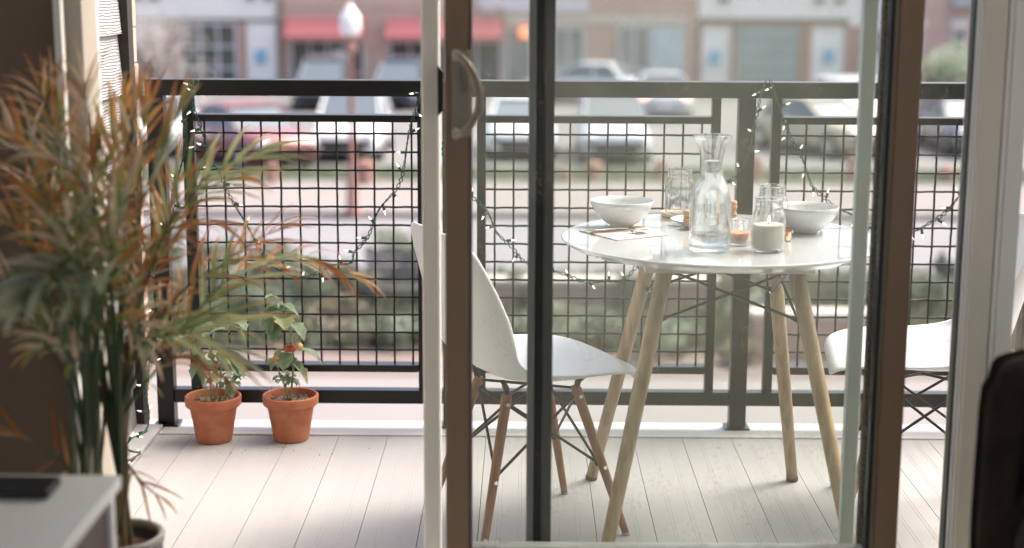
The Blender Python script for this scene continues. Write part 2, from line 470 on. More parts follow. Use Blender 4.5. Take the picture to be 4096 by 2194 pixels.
M_bw = brick('planter_brick', (.46,.27,.22), (.52,.33,.27), (.55,.48,.44))
M_cap = mat('cap_stone', (.60,.55,.50), .85)
def planter(px0, px1, pyb, h, label):
    a = atg(px0, pyb); b = atg(px1, pyb)
    e = empty('planter_wall', ((a.x+b.x)/2, a.y, GZ), label, 'wall')
    MB().box(a.x, b.x, a.y, a.y+.25, GZ, GZ+h).build('wall', M_bw, e)
    MB().box(a.x-.03, b.x+.03, a.y-.03, a.y+.28, GZ+h+.002, GZ+h+.07).build('coping', M_cap, e)
planter(1890, 2560, 1290, .52, 'low red brick planter wall with pale coping behind the left chair')
planter(2640, 2860, 1290, .52, 'short low brick planter wall seen between the table legs')
planter(3010, 3520, 1450, .55, 'low red brick planter wall right of the table legs')
# dark bench
a = atg(1450, 1290); b = atg(1720, 1290)
e = empty('park_bench', ((a.x+b.x)/2, a.y, GZ), 'dark slatted metal bench standing in the planting beside the road', 'bench')
M_bench = mat('dark_bench_metal', (.09,.09,.09), .6)
for k in range(5):
    pass
sm = MB(); [sm.box(a.x, b.x, a.y+.02+k*.1, a.y+.09+k*.1, GZ+.42, GZ+.45) for k in range(4)]; sm.build('seat', M_bench, e)
sm = MB(); [sm.box(a.x, b.x, a.y+.44, a.y+.47, GZ+.50+k*.11, GZ+.58+k*.11) for k in range(4)]; sm.build('backrest', M_bench, e)
for x in (a.x+.08, b.x-.12):
    MB().box(x, x+.05, a.y+.02, a.y+.45, GZ, GZ+.40).build('leg', M_bench, e)
a = atg(2470, 1290)
e = empty('utility_box', (a.x+.3, a.y+.2, GZ), 'dark utility box behind the rear left table leg', 'utility box')
MB().box(a.x, a.x+.62, a.y-.25, a.y-.02, GZ, GZ+.62).build('cabinet', M_bench, e, bevel=.01)
MB().box(a.x-.02, a.x+.64, a.y-.27, a.y, GZ+.622, GZ+.66).build('lid', mat('box_lid', (.09,.09,.09)), e, bevel=.01)

# rusty bollards / brick posts on the grass
def bollard(px, py, w, h, label):
    p = atg(px, py)
    e = empty('bollard', (p.x, p.y, GZ), label, 'bollard', 'rust red posts along the grass strip')
    MB().lathe([(w*.5,0),(w*.5,h*.8),(w*.42,h*.82)], (p.x,p.y,GZ), 16).build('post', mat('rust_red', (.36,.20,.16), .8, var=.15), e, smooth=False)
    MB().lathe([(w*.62,h*.821),(w*.62,h*.88),(w*.4,h*.95),(.001,h)], (p.x,p.y,GZ), 16).build('cap', mat('rust_red', (.5,.2,.12)), e, smooth=True)
for px, py, w, h, lb in [(1091,748,.22,.55,'rust red post on the grass left of the street lamp'), (1462,750,.36,.62,'wide rust red post just right of the street lamp'),
        (2375,742,.34,.55,'rust red post above the left white bowl'), (2262,748,.2,.4,'small rust red post far left of the bowl'),
        (2640,742,.22,.6,'rust red post behind the empty glass jar'), (3026,748,.2,.7,'orange red post seen between the railing post and the panel'),
        (3405,752,.2,.75,'orange red post at the right edge of the screen door'), (3790,745,.3,.45,'rust red post seen through the rightmost pane')]:
    bollard(px, py, w, h, lb)
# street lamp
p = atg(1412, 868)
e = empty('street_lamp', (p.x, p.y, GZ), 'red street lamp with a white acorn globe beside the road', 'street lamp')
M_lred = mat('lamp_red', (.34,.17,.14), .5)
MB().lathe([(.17,0),(.17,.1),(.13,.16),(.11,.6),(.075,.75),(.06,1.4),(.05,3.1),(.11,3.17),(.12,3.26),(.06,3.32),(.06,3.36),(.12,3.40),(.13,3.45)], (p.x,p.y,GZ), 16).build('pole', M_lred, e, smooth=True)
b = MB(); b.tube([(p.x-.2,p.y,GZ+2.72),(p.x,p.y,GZ+2.78),(p.x+.2,p.y,GZ+2.72)], .02, 6); b.build('banner_arm', M_lred, e)
MB().lathe([(.12,3.451),(.17,3.50),(.195,3.60),(.198,3.72),(.185,3.82),(.14,3.90),(.10,3.93)], (p.x,p.y,GZ), 20).build('globe', mat('milk_globe', (.92,.92,.92), .25, var=.01), e, smooth=True)
MB().lathe([(.11,3.932),(.10,3.95),(.07,3.99),(.06,4.02),(.02,4.06),(.001,4.07)], (p.x,p.y,GZ), 16).build('finial', mat('milk_globe', (.9,.9,.9)), e, smooth=True)

# ---- cars
M_tyre = mat('tyre_rubber', (.02,.02,.02), .85); M_rim = mat('alloy_rim', (.5,.5,.52), .3, metal=.8)
M_cglass = mat('car_glass', (.10,.13,.15), .06, var=.05, spec=.9)
M_head = mat('headlamp_glass', (.8,.82,.85), .1, var=.02); M_tail = mat('tail_lamp_red', (.45,.02,.02), .2)
M_brake = emit('lit_brake_lamp', (1.0,.20,.14), 4, (.5,.03,.02))
def car(px, py, rz, paint, label, L=4.5, Wd=1.8, H=1.48, kind='suv', lit=False, dark_low=False):
    p = atg(px, py)
    root = empty('parked_car', (0,0,0), label, 'car', 'cars in the parking lot across the road')
    w = Wd/2
    def ring(x, zb, zt, hw, ht):   # rounded cross section, x along the length
        return [(x,-hw*.92,zb),(x,-hw,zb+.18),(x,-hw,zt-.22),(x,-ht,zt-.05),(x,-ht*.8,zt),(x,ht*.8,zt),(x,ht,zt-.05),(x,hw,zt-.22),(x,hw,zb+.18),(x,hw*.92,zb)]
    l = L/2
    body = MB().loft([ring(-l,.38,.72,w*.80,w*.70), ring(-l+.12,.26,.86,w*.93,w*.82), ring(-l+.5,.2,.97,w,w*.9), ring(-l*.35,.2,.98,w,w*.93),
                      ring(l*.25,.2,.98,w,w*.93), ring(l*.5,.2,.95,w,w*.9), ring(l-.35,.22,.86,w*.98,w*.84), ring(l-.08,.28,.76,w*.88,w*.74), ring(l,.4,.66,w*.72,w*.6)])
    body.build('body', paint, root, org=(0,0,0), smooth=True)
    rear = -l+.25 if kind == 'suv' else -l+.75
    def cr(x, z, hw): return [(x,-hw,z),(x,hw,z)]
    zr = H
    xa, xb, xc, xd = rear, rear+.45, l*.05, l*.48
    g = MB()
    bw, tw = w*.9, w*.72
    vs = [(xa,-bw,.95),(xa,bw,.95),(xb,-tw,zr-.04),(xb,tw,zr-.04),(xc,-tw,zr-.04),(xc,tw,zr-.04),(xd,-bw,.93),(xd,bw,.93)]
    g.add(vs, [(0,1,3,2),(2,3,5,4),(4,5,7,6),(0,2,4,6),(1,7,5,3),(0,6,7,1)])
    g.build('window', M_cglass, root, org=(0,0,0))
    rf = MB().loft([[(xb-.06,-tw*.9,zr-.035),(xb-.06,tw*.9,zr-.035),(xb-.06,tw*.8,zr-.02),(xb-.06,-tw*.8,zr-.02)],
                    [(xb+.2,-tw-.02,zr-.035),(xb+.2,tw+.02,zr-.035),(xb+.2,tw*.8,zr+.03),(xb+.2,-tw*.8,zr+.03)],
                    [(xc-.1,-tw-.02,zr-.035),(xc-.1,tw+.02,zr-.035),(xc-.1,tw*.8,zr+.03),(xc-.1,-tw*.8,zr+.03)],
                    [(xc+.1,-tw*.95,zr-.04),(xc+.1,tw*.95,zr-.04),(xc+.1,tw*.8,zr-.02),(xc+.1,-tw*.8,zr-.02)]])
    rf.build('roof', paint, root, org=(0,0,0))
    for s in (-1, 1):
        for P0, P1, r_ in (((xa,s*bw,.95),(xb,s*(tw+.01),zr-.02),.045), ((xd,s*bw,.93),(xc,s*(tw+.01),zr-.02),.03), (((xb+xc)/2,s*bw,.95),((xb+xc)/2,s*(tw+.01),zr-.02),.035)):
            MB().tube([P0,P1], r_, 5).build('pillar', paint, root, org=(0,0,0))
    for x in (-l+.8, l-.85):
        for s in (-1, 1):
            wh = MB().tube([(x,s*(w-.2),.32),(x,s*(w+.01),.32)], .32, 18).build('wheel', M_tyre, root, org=(0,0,0))
            MB().tube([(x,s*(w+.012),.32),(x,s*(w+.02),.32)], .20, 12).build('rim', M_rim, wh, org=(0,0,0))
    for s in (-1, 1):
        MB().ell((l-.14,s*w*.68,.68),(.14,.2,.09),10,6).build('headlight', M_head, root, org=(0,0,0), smooth=True)
        MB().ell((-l+.10,s*w*.74,.80),(.10,.13,.12),10,6).build('tail_light', M_brake if lit else M_tail, root, org=(0,0,0), smooth=True)
    MB().box(l-.10,l+.02,-w*.6,w*.6,.30,.44).build('grille', mat('dark_grille', (.03,.03,.03), .5), root, org=(0,0,0), bevel=.02)
    MB().box(-l-.015,-l+.1,-.26,.26,.48,.6).build('number_plate', mat('plate_white', (.7,.7,.7)), root, org=(0,0,0))
    MB().box(-l+.3,l-.3,-w*.9,w*.9,.16,.24).build('underbody', mat('underbody_black', (.02,.02,.02)), root, org=(0,0,0))
    root.location = (p.x, p.y + L/2*abs(math.sin(rz)), GZ); root.rotation_euler = (0,0,rz)
    return root
cpaint = lambda n, c, r=.25: mat(n, c, r, var=.02, spec=.6, coat=.5)
P_white = cpaint('white_car_paint', (.80,.81,.83)); P_red = cpaint('red_car_paint', (.26,.075,.07)); P_navy = cpaint('navy_car_paint', (.07,.10,.14))
P_dark = cpaint('charcoal_car_paint', (.12,.14,.16)); P_silver = cpaint('silver_car_paint', (.50,.53,.60)); P_tan = cpaint('tan_car_paint', (.50,.44,.32))
FR = -math.pi/2
car(1375, 655, FR, P_white, 'white car facing the balcony left of the screen door edge', H=1.72)
car(950, 690, FR+R(34), P_red, 'red car parked behind the left end of the mesh railing', kind='sedan')
car(1265, 450, FR, P_dark, 'charcoal car in the back row left of the street lamp', H=1.75)
car(1590, 446, FR-R(6), P_navy, 'navy car in the back row right of the street lamp', H=1.7)
car(2085, 650, FR, P_white, 'white car seen between the door handle and the dark middle stile', kind='sedan')
car(2465, 665, FR, P_silver, 'silver car facing the balcony directly above the left bowl', H=1.7)
car(2660, 487, -FR, P_silver, 'silver car facing away with both brake lights lit', lit=True, kind='sedan')
car(2345, 415, -FR+R(74), P_silver, 'pale car far back with its brake light lit', lit=True, kind='sedan')
car(3330, 640, FR+R(30), P_tan, 'tan car parked beyond the right railing panel', kind='sedan')
car(3500, 610, FR+R(12), P_white, 'white van-like car partly hidden by the right door stiles', H=1.8)
car(560, 640, FR, P_white, 'white car almost hidden behind the brick corner column', H=1.5)
car(3950, 640, FR, P_dark, 'charcoal car hidden behind the right window post', H=1.5)

# ---- buildings across the parking lot (facade plane at YB)
YB = 64.0
def BX(px): return aty(px, 200, YB).x
def BZ(py, px=2048): return aty(px, py, YB).z
M_cream = mat('cream_render', (.86,.84,.80), .85, var=.04, scale=.6)
M_fbrick = brick('salmon_brick', (.66,.42,.33), (.72,.48,.38), (.68,.55,.48))
M_fbrick2 = brick('red_brick_trim', (.46,.24,.17), (.52,.28,.2), (.5,.4,.35))
M_pink = brick('pink_brick', (.58,.36,.30), (.62,.40,.34), (.62,.5,.46))
M_awn = mat('red_awning_cloth', (.50,.17,.17), .85, var=.05)
M_wfr = mat('pale_window_frame', (.66,.70,.72), .6); M_wdk = mat('dark_shop_glass', (.06,.065,.06), .12, var=.4, scale=.5, spec=.8)
M_wbl = mat('pale_blue_panel', (.48,.58,.60), .35, var=.06, scale=1); M_gar = mat('grey_green_door', (.33,.38,.37), .4, var=.12, scale=.8)
M_band = mat('olive_grey_band', (.22,.21,.17), .8)
M_sign_b = mat('sign_blue', (.16,.40,.60), .5, var=.02); M_sign_w = mat('sign_white', (.85,.85,.86), .5, var=.02)
def building(name, label, px0, px1, wallm, depth=14, top=4.2, y=YB, cat='building'):
    x0, x1 = BX(px0), BX(px1)
    e = empty(name, ((x0+x1)/2, y, GZ), label, cat)
    MB().box(x0, x1, y, y+depth, GZ-.05, top).build('wall', wallm, e)
    MB().box(x0-.1, x1+.1 if False else x1-.02, y-.12, y+depth, top+.003, top+.35).build('roof', M_band, e)
    return e
def fbox(e, name, px0, px1, py0, py1, m, d0=.02, d1=.1, y=YB):
    return MB().box(BX(px0), BX(px1), y-d1, y-d0 if d0 else y+.0, BZ(py1), BZ(py0)).build(name, m, e)
def fwindow(e, px0, px1, py0, py1, nx, ny, glass=M_wdk, fr=M_wfr, y=YB, t=.07, bars=True):
    x0, x1, z0, z1 = BX(px0), BX(px1), BZ(py1), BZ(py0)
    f = MB(); f.box(x0-t, x0, y-.12, y-.004, z0-t, z1+t); f.box(x1, x1+t, y-.12, y-.004, z0-t, z1+t); f.box(x0, x1, y-.12, y-.004, z1, z1+t); f.box(x0, x1, y-.14, y-.004, z0-t, z0)
    for k in range(1, nx): xx = x0+(x1-x0)*k/nx; f.box(xx-t/2, xx+t/2, y-.11, y-.05, z0, z1)
    for k in range(1, ny): zz = z1-(z1-z0)*k/ny; f.box(x0, x1, y-.105, y-.055, zz-t/2, zz+t/2)
    w = f.build('window', fr, e)
    MB().box(x0, x1, y-.04, y-.006, z0, z1).build('pane', glass, w)
    return w
def access_sign(e, px, py, s=.44, y=YB):
    """blue square parking sign with a white wheelchair figure"""
    c = aty(px, py, y)
    b = MB().box(c.x-s/2, c.x+s/2, y-.16, y-.125, c.z-s*.62, c.z+s*.62).build('sign', M_sign_b, e)
    f = MB(); yy = y-.168
    f.ell((c.x-s*.05, yy, c.z+s*.40), (s*.07,.006,s*.07), 10, 6)
    f.tube([(c.x-s*.05,yy,c.z+s*.3),(c.x-s*.03,yy,c.z+s*.02),(c.x+s*.16,yy,c.z+s*.02),(c.x+s*.24,yy,c.z-s*.3)], s*.035, 5)
    f.tube([(c.x-s*.04,yy,c.z+s*.17),(c.x+s*.14,yy,c.z+s*.17)], s*.03, 5)
    f.tube([(c.x+s*.02+s*.2*math.cos(a),yy,c.z-s*.12+s*.2*math.sin(a)) for a in [R(100+k*25) for k in range(11)]], s*.03, 5)
    f.build('symbol', M_sign_w, b)
# left cream building
e1 = building('shop_building', 'cream rendered building with a brick framed window at the far left across the street', -900, 1108, M_cream)
fbox(e1, 'band', -900, 1106, 80, 92, M_band, .004, .12)
fbox(e1, 'window_surround', 660, 985, 84, 460, M_fbrick2, .0035, .002+.05)
def win_on(e, *a, **k): return fwindow(e, *a, y=YB-.055, **k)
win_on(e1, 735, 945, 105, 450, 3, 4)
fbox(e1, 'wall_panel', 994, 1104, 96, 330, mat('pale_panel', (.84,.82,.79), .8), .004, .06)
access_sign(e1, 1046, 226)
for px in (250, 100): fwindow(e1, px, px+90, 130, 330, 2, 3)
for px in (540, 610, 990, 1060): fbox(e1, 'upper_sill', px, px+36, -14, 6, M_band, .004, .1)
# middle brick building
e2 = building('shop_building', 'salmon brick shop building with red awnings in the middle across the street', 1110, 2786, M_fbrick)
fbox(e2, 'corner_strip', 1112, 1134, 0, 420, mat('brown_downpipe', (.30,.22,.17)), .004, .12)
def awning(e, px0, px1, py0, py1, d=1.0):
    x0, x1, z0, z1 = BX(px0), BX(px1), BZ(py1), BZ(py0)
    MB().prism([(YB-.01, z1), (YB-.01, z0), (YB-d, z0-.0), (YB-d, z0+.18)], 0, x0, x1).build('awning', M_awn, e)
awning(e2, 1150, 1460, 74, 162); awning(e2, 1548, 2010, 74, 162)
fbox(e2, 'lintel', 1140, 2080, 8, 30, mat('tan_lintel', (.60,.44,.36)), .004, .06)
fwindow(e2, 1170, 1450, 172, 440, 4, 1); fwindow(e2, 1565, 1790, 172, 440, 3, 1); fwindow(e2, 1810, 2000, 172, 440, 2, 1)
fbox(e2, 'poster', 1330, 1398, 205, 300, mat('pale_blue_poster', (.66,.74,.80)), .125, .14)
fwindow(e2, 2030, 2120, 120, 440, 1, 1, glass=mat('grey_shop_glass', (.26,.28,.26), .15, var=.3, scale=.6))
fwindow(e2, 2215, 2330, 118, 440, 2, 2, glass=mat('grey_shop_glass', (.26,.28,.26)))
fwindow(e2, 2478, 2590, 110, 440, 2, 2, glass=mat('grey_shop_glass', (.26,.28,.26)))
fbox(e2, 'door', 2604, 2735, 105, 440, M_wbl, .004, .1)
fbox(e2, 'lintel', 2020, 2740, 62, 96, mat('beige_lintel', (.60,.54,.46)), .004, .08)
fbox(e2, 'sign_board', 2010, 2350, -10, 48, mat('lilac_sign', (.72,.67,.72)), .004, .1)
s = MB(); c = aty(1957, 6, YB); s.ell((c.x, YB-.1, c.z), (.55,.08,.42), 24, 10); s.build('round_sign', mat('lilac_sign', (.72,.67,.72)), e2, smooth=True)
lm = MB(); c = aty(2098, 130, YB); lm.ell((c.x, YB-.35, c.z), (.24,.2,.24), 14, 8)
lm.build('wall_lamp', emit('lit_orange_lamp', (1.0,.28,.14), .6, (.6,.2,.1)), e2, smooth=True)
# right cream building with garage doors
e3 = building('garage_building', 'cream garage building with a grey green door and blue parking signs', 2790, 3440, M_cream)
fbox(e3, 'band', 2792, 3392, 70, 82, M_band, .004, .12)
fbox(e3, 'brick_trim', 2794, 3390, 84, 98, M_fbrick2, .004, .1)
for a, b in ((2792,2806),(2924,2944),(3196,3244),(3378,3438)): fbox(e3, 'brick_pier', a, b, 100, 440, M_fbrick2, .004, .11)
g = fbox(e3, 'garage_door', 2950, 3192, 100, 440, M_gar, .004, .06)
s = MB()
for k in range(1, 6): z = BZ(100)+(BZ(440)-BZ(100))*k/6; s.box(BX(2952), BX(3190), YB-.075, YB-.062, z-.02, z+.02)
s.build('panel_joint', M_band, g)
access_sign(e3, 2859, 232); access_sign(e3, 3313, 228)
for px in (2870, 3250, 3330): fbox(e3, 'upper_sill', px, px+40, -14, 8, M_band, .004, .1)
# right pink building
e4 = building('house', 'pink brick building with pale trimmed windows seen through the rightmost pane', 3560, 4600, M_pink)
fwindow(e4, 3815, 3852, 118, 200, 1, 2); fwindow(e4, 3640, 3676, 118, 200, 1, 2); fwindow(e4, 3960, 4000, 118, 200, 1, 2)
for px in (3796, 3622, 3942): fbox(e4, 'lintel', px, px+76, 70, 104, mat('pale_lintel', (.70,.64,.58)), .004, .1)
fbox(e4, 'awning_board', 3790, 3900, -14, 14, mat('slate_blue_board', (.38,.44,.50)), .004, .5)
e5 = building('house', 'pale rendered narrow building behind the right door stile', 3444, 3556, mat('lavender_render', (.66,.66,.70), .8))
fwindow(e5, 3480, 3520, 118, 210, 1, 2)
# trees in the lot
def tree(name, px, py, h, w, cols, label, n=2600, size=.09, bare=False, seed=1, trunkc=(.16,.12,.10)):
    p = atg(px, py); e = empty(name, (p.x, p.y, GZ), label, 'tree')
    rnd = random.Random(seed); t = MB()
    t.tube([(p.x,p.y,GZ),(p.x+.05,p.y,GZ+h*.22),(p.x,p.y,GZ+h*.42)], [.11,.085,.07], 8)
    tips = []
    for k in range(12):
        a = rnd.uniform(0, 6.28); rr = w*.5*rnd.uniform(.5,1)
        q = Vector((p.x+math.cos(a)*rr, p.y+math.sin(a)*rr, GZ+h*rnd.uniform(.5,.97)))
        st = Vector((p.x,p.y,GZ+h*rnd.uniform(.2,.42)))
        mid = (st+q)/2+Vector((0,0,h*.05)); t.tube([st,mid,q], [.05,.03,.01], 5); tips.append(q)
        if bare:
            for j in range(9):
                s0 = st.lerp(q, rnd.uniform(.35,.95)); d = Vector((rnd.gauss(0,1),rnd.gauss(0,1),rnd.gauss(.6,1))).normalized()
                t.tube([s0, s0+d*rnd.uniform(.25,.6)], [.012,.005], 4)
    t.build('trunk', mat('bark_'+name, trunkc, .9), e)
    f = MB(); f.cc = (1,1,1)
    leafcloud(f, (p.x,p.y,GZ+h*.58), (w*.55,w*.5,h*.42), n, size, cols, seed, 16)
    f.build('crown', M_bleaf, e)
tree('young_tree', 640, 520, 3.6, 4.2, [(.34,.31,.29),(.42,.39,.37),(.26,.24,.22)], 'bushy grey nearly bare tree at the left across the road', 3200, .06, True, 3)
tree('leafy_tree', 3740, 560, 3.2, 2.6, [(.26,.34,.22),(.34,.40,.30)], 'small green tree in front of the pink building at the right', 2400, .08, False, 8)

# ================================================================== the balcony
YR = 4.62                                  # front face of the railing
DX0, DX1 = -1.19, 2.6
# deck: one profile of boards with seams and grooves, run towards the street
prof = []
x = DX0+.085
BWD = .1487
off = XA(1357, 4.53, 1747) % BWD
xs = math.floor((DX0+.085)/BWD)*BWD + off
if xs > DX0+.085: xs -= BWD
Zd, g, d = 0.0, .0016, .012
while xs < DX1:
    a = max(xs+.0008, DX0+.085)
    for k, (u, wd, dp) in enumerate(((.043,.0018,.003),(.052,.0018,.003),(.097,.0018,.003),(.106,.0018,.003))):
        pass
    pts = [(a, -.02), (a, 0)]
    for u in (.045,.054,.098,.107):
        if xs+u > a+.004: pts += [(xs+u,0),(xs+u+.0008,-.0006),(xs+u+.0014,-.0006),(xs+u+.0022,0)]
    pts += [(xs+BWD-.0008,0),(xs+BWD-.0008,-.02)]
    prof.append(pts); xs += BWD
m = MB()
for pts in prof:
    n = len(pts)
    m.add([(u,3.24,v) for u,v in pts]+[(u,4.527,v) for u,v in pts], [(i,i+1,i+1+n,i+n) for i in range(n-1)]+[tuple(range(n,2*n))])
deck = structure(m.build('deck', M_deck))
structure(MB().box(DX0+.04,DX1,3.24,4.53,-.2,-.021).build('deck_base', M_deckgap))
structure(MB().box(DX0+.085,DX1,4.531,4.602,-.03,.004).build('deck_border', M_trimw, bevel=.003))
structure(MB().box(DX0+.003,DX0+.083,3.24,4.602,-.03,.012).build('deck_border', M_trimw, bevel=.003))
structure(MB().box(DX0,DX1,4.612,4.72,-.20,-.006).build('deck_edge', mat('white_flashing', (.48,.48,.50), .35, var=.02), bevel=.004))

# railing: three panels between posts
rail = empty('balcony_railing', (0, YR, 0), 'black metal balcony railing with square wire mesh panels', 'railing')
def zr_(py): return ZA(py, YR)
z_top1, z_top0 = zr_(322), zr_(386)
z_s1, z_s0 = zr_(462), zr_(490)
z_m1, z_m0 = zr_(1462), zr_(1490)
z_b1, z_b0 = zr_(1564), zr_(1617)
def RX(px, py=1097): return XA(px, YR, py)
posts = [(608, 676), (1770, 1838), (2936, 3003), (4102, 4170)]
xR = RX(4170)
MB().box(RX(608), xR, YR, YR+.072, z_top0, z_top1).build('top_rail', M_black, rail, bevel=.002)
px_edges = []
for a, b in posts:
    MB().box(RX(a)+.0003, RX(b), YR+.003, YR+.052, .002, z_top0-.0005).build('post', M_black, rail, bevel=.002)
    MB().box(RX(a)-.012, RX(b)+.012, YR-.008, YR+.06, -.003, .006).build('base_plate', M_black, rail)
for i in range(3):
    l, r = posts[i][1], posts[i+1][0]
    MB().box(RX(l)+.0003, RX(r)-.0003, YR+.006, YR+.049, z_b0, z_b1).build('bottom_rail', M_black, rail, bevel=.002)
panels = [(746, 790, 1671, 1692, 829), (1907, 1942, 2833, 2868, 1978), (3070, 3107, 3996, 4034, 3135)]
rnd = random.Random(3)
zh = [zr_(538) + (zr_(1407)-zr_(538))*k/12 for k in range(13)]
for l0, l1, r0, r1, first in panels:
    MB().box(RX(l0), RX(l1), YR+.012, YR+.045, z_b1+.0005, z_top0-.0005).build('panel_frame', M_black, rail, bevel=.002)
    MB().box(RX(r0), RX(r1)+ (.006 if r0 == 1671 else 0), YR+.012, YR+.045, z_b1+.0005, z_top0-.0005).build('panel_frame', M_black, rail, bevel=.002)
    MB().box(RX(l1)+.0003, RX(r0)-.0003, YR+.004, YR+.060, z_s0, z_s1).build('upper_bar', M_black, rail, bevel=.002)
    MB().box(RX(l1)+.0003, RX(r0)-.0003, YR+.004, YR+.056, z_m0, z_m1).build('lower_bar', M_black, rail, bevel=.002)
    w = MB(); k = 0
    while first + 74.4*k < r0 - 8:
        x = RX(first+74.4*k); s = 1 if k % 2 else -1
        pts = []
        n = 48
        for j in range(n+1):
            z = z_m1 + (z_s0-z_m1)*j/n
            ph = (z - zh[0])/(zh[1]-zh[0])*math.pi
            pts.append((x + rnd.uniform(-.0004,.0004), YR+.028 + s*.0018*math.cos(ph), z))
        w.tube(pts, .0034, 6); k += 1
    for q, z in enumerate(zh):
        s = -1 if q % 2 else 1
        pts = []
        xa, xb = RX(l1), RX(r0)
        for j in range(61):
            xx = xa+(xb-xa)*j/60
            ph = (xx-RX(first))/(RX(first+74.4)-RX(first))*math.pi
            pts.append((xx, YR+.028 - s*.0018*math.cos(ph)*(-1 if True else 1)*(-1), z+.0004*math.sin(ph*2+q)))
        w.tube(pts, .0034, 6)
    w.build('wire_mesh', M_black, rail, smooth=True)

# side wall with lap siding, dark trim and brick column
WX = -1.195
sd_ = empty('siding_wall', (WX, 4, 0), 'pale grey lap siding side wall of the balcony', 'wall')
m = MB(); z = -.1; kk = 0
m_s = bpy.data.materials.new('grained_siding'); m_s.use_nodes = True
nt = m_s.node_tree; b_ = nt.nodes['Principled BSDF']; b_.inputs['Base Color'].default_value = (.40,.40,.39,1); b_.inputs['Roughness'].default_value = .55
tc = nt.nodes.new('ShaderNodeTexCoord'); mp = nt.nodes.new('ShaderNodeMapping'); mp.inputs['Scale'].default_value = (1,2.0,9)
wv = nt.nodes.new('ShaderNodeTexWave'); wv.wave_type = 'BANDS'; wv.bands_direction = 'Z'; wv.inputs['Scale'].default_value = 4.2; wv.inputs['Distortion'].default_value = 7; wv.inputs['Detail'].default_value = 2; wv.inputs['Detail Scale'].default_value = .8
bp = nt.nodes.new('ShaderNodeBump'); bp.inputs['Strength'].default_value = .6; bp.inputs['Distance'].default_value = .004
nt.links.new(tc.outputs['Object'], mp.inputs[0]); nt.links.new(mp.outputs[0], wv.inputs['Vector']); nt.links.new(wv.outputs['Fac'], bp.inputs['Height']); nt.links.new(bp.outputs[0], b_.inputs['Normal'])
zl = ZA(140, 4.4, 420)
z = zl - .178*8
while z < 2.7:
    m.add([(WX-.02,3.24,z-.004),(WX+.012,3.24,z-.004),(WX-.002,3.24,z+.178),(WX-.02,3.24,z+.178),
           (WX-.02,4.60,z-.004),(WX+.012,4.60,z-.004),(WX-.002,4.60,z+.178),(WX-.02,4.60,z+.178)],
          [(0,3,2,1),(4,5,6,7),(1,2,6,5),(0,1,5,4),(3,7,6,2)])
    z += .178
m.build('siding', m_s, sd_)
MB().box(WX-.02, WX+.03, 4.602, 4.66, -.1, 2.7).build('corner_trim', M_dtrim, sd_)
MB().box(WX-.4, WX-.021, 3.24, 4.66, -.1, 2.7).build('wall', M_inwall, sd_)
bc = MB()
rnd = random.Random(5); z = -.6
while z < 2.7:
    j = rnd.uniform(-.003,.003)
    bc.box(WX-.42, XA(543,4.73,0)+j, 4.665, 4.73, z+.0012, z+.105); z += .107
tag(bc.build('brick_column', M_brickcol, org=(WX-.2, 4.8, -.6), bevel=.004), 'tan brick column end beyond the siding wall at the left', 'column')

# ================================================================== door wall of the room
TOPZ = 2.15
YI = 3.10
def vx(px, Y): return XA(px, Y)
structure(MB().box(-3.2, vx(265,YI), YI, YI+.12, -.05, 2.5).build('wall_front', M_inwall))
structure(MB().box(-3.2, 3.2, YI, YI+.12, TOPZ+.06, 2.5).build('wall_header', M_inwall)) if False else None
df = empty('door_frame', (0, 3.2, 0), 'pale vinyl frame and mullion round the sliding patio door', 'door frame')
MB().box(vx(266,3.08), vx(296,3.08), 3.075, 3.115 if False else 3.098, .0, TOPZ).build('casing', M_frame_w, df, bevel=.002)
MB().box(vx(297,3.12), vx(374,3.12), 3.122, 3.23, .0, TOPZ).build('jamb', M_frame_tan, df, bevel=.002)
MB().box(vx(376,3.16), vx(393,3.16), 3.16, 3.25, .0, TOPZ).build('jamb_edge', M_frame_w, df, bevel=.002)
MB().box(vx(296,3.1), vx(3835,3.2), 3.10, 3.30, TOPZ+.001, TOPZ+.08).build('head', M_frame_w, df)
sill = MB().box(vx(394,3.2), vx(3835,3.2), 3.155, 3.30, -.03, .03).build('sill', M_frame_w, df, bevel=.002)
# right mullion: glazing edge, white lip, grey lip, wide jamb with two grooves
MB().box(vx(3836,3.17), vx(3852,3.17), 3.17, 3.20, .03, TOPZ).build('glazing_seal', mat('dark_green_seal', (.05,.07,.055), .5), df)
MB().box(vx(3853,3.155), vx(3866,3.155), 3.155, 3.21, .0, TOPZ).build('jamb_lip', mat('bright_vinyl', (.78,.80,.80), .4), df)
MB().box(vx(3867,3.145), vx(3882,3.145), 3.14, 3.22, .0, TOPZ).build('jamb_edge', M_frame_w, df)
pj = [vx(3883,3.13), vx(3968,3.13), vx(3990,3.13), vx(4060,3.13)]
MB().box(pj[0], pj[1]-.001, 3.125, 3.25, .0, 2.4).build('mullion', mat('greige_vinyl', (.72,.70,.58), .5, var=.03), df, bevel=.0015)
MB().box(pj[1]+.001, pj[2]-.001, 3.122, 3.25, .0, 2.4).build('mullion', mat('greige_light', (.84,.85,.77), .5, var=.03), df, bevel=.0015)
MB().box(pj[2]+.001, pj[3], 3.125, 3.25, .0, 2.4).build('mullion', mat('greige_light', (.84,.85,.77)), df, bevel=.0015)
MB().box(vx(266,3.1), 3.2, 3.105, 3.22, TOPZ+.081, 2.5).build('lintel_wall', M_inwall, df)
structure(MB().box(2.6, 3.2, 3.1, 3.25, -.05, 2.5).build('wall_front', M_inwall))
swn = empty('side_window', (1.8,3.2,0), 'fixed side window right of the wide door post', 'window')
MB().box(pj[3]+.004, 2.598, 3.17, 3.176, .37, TOPZ).build('pane', pane('side_glass', dust=.05), swn)
MB().box(pj[3]+.002, 2.598, 3.15, 3.2, .335, .368).build('sill', M_frame_w, swn)
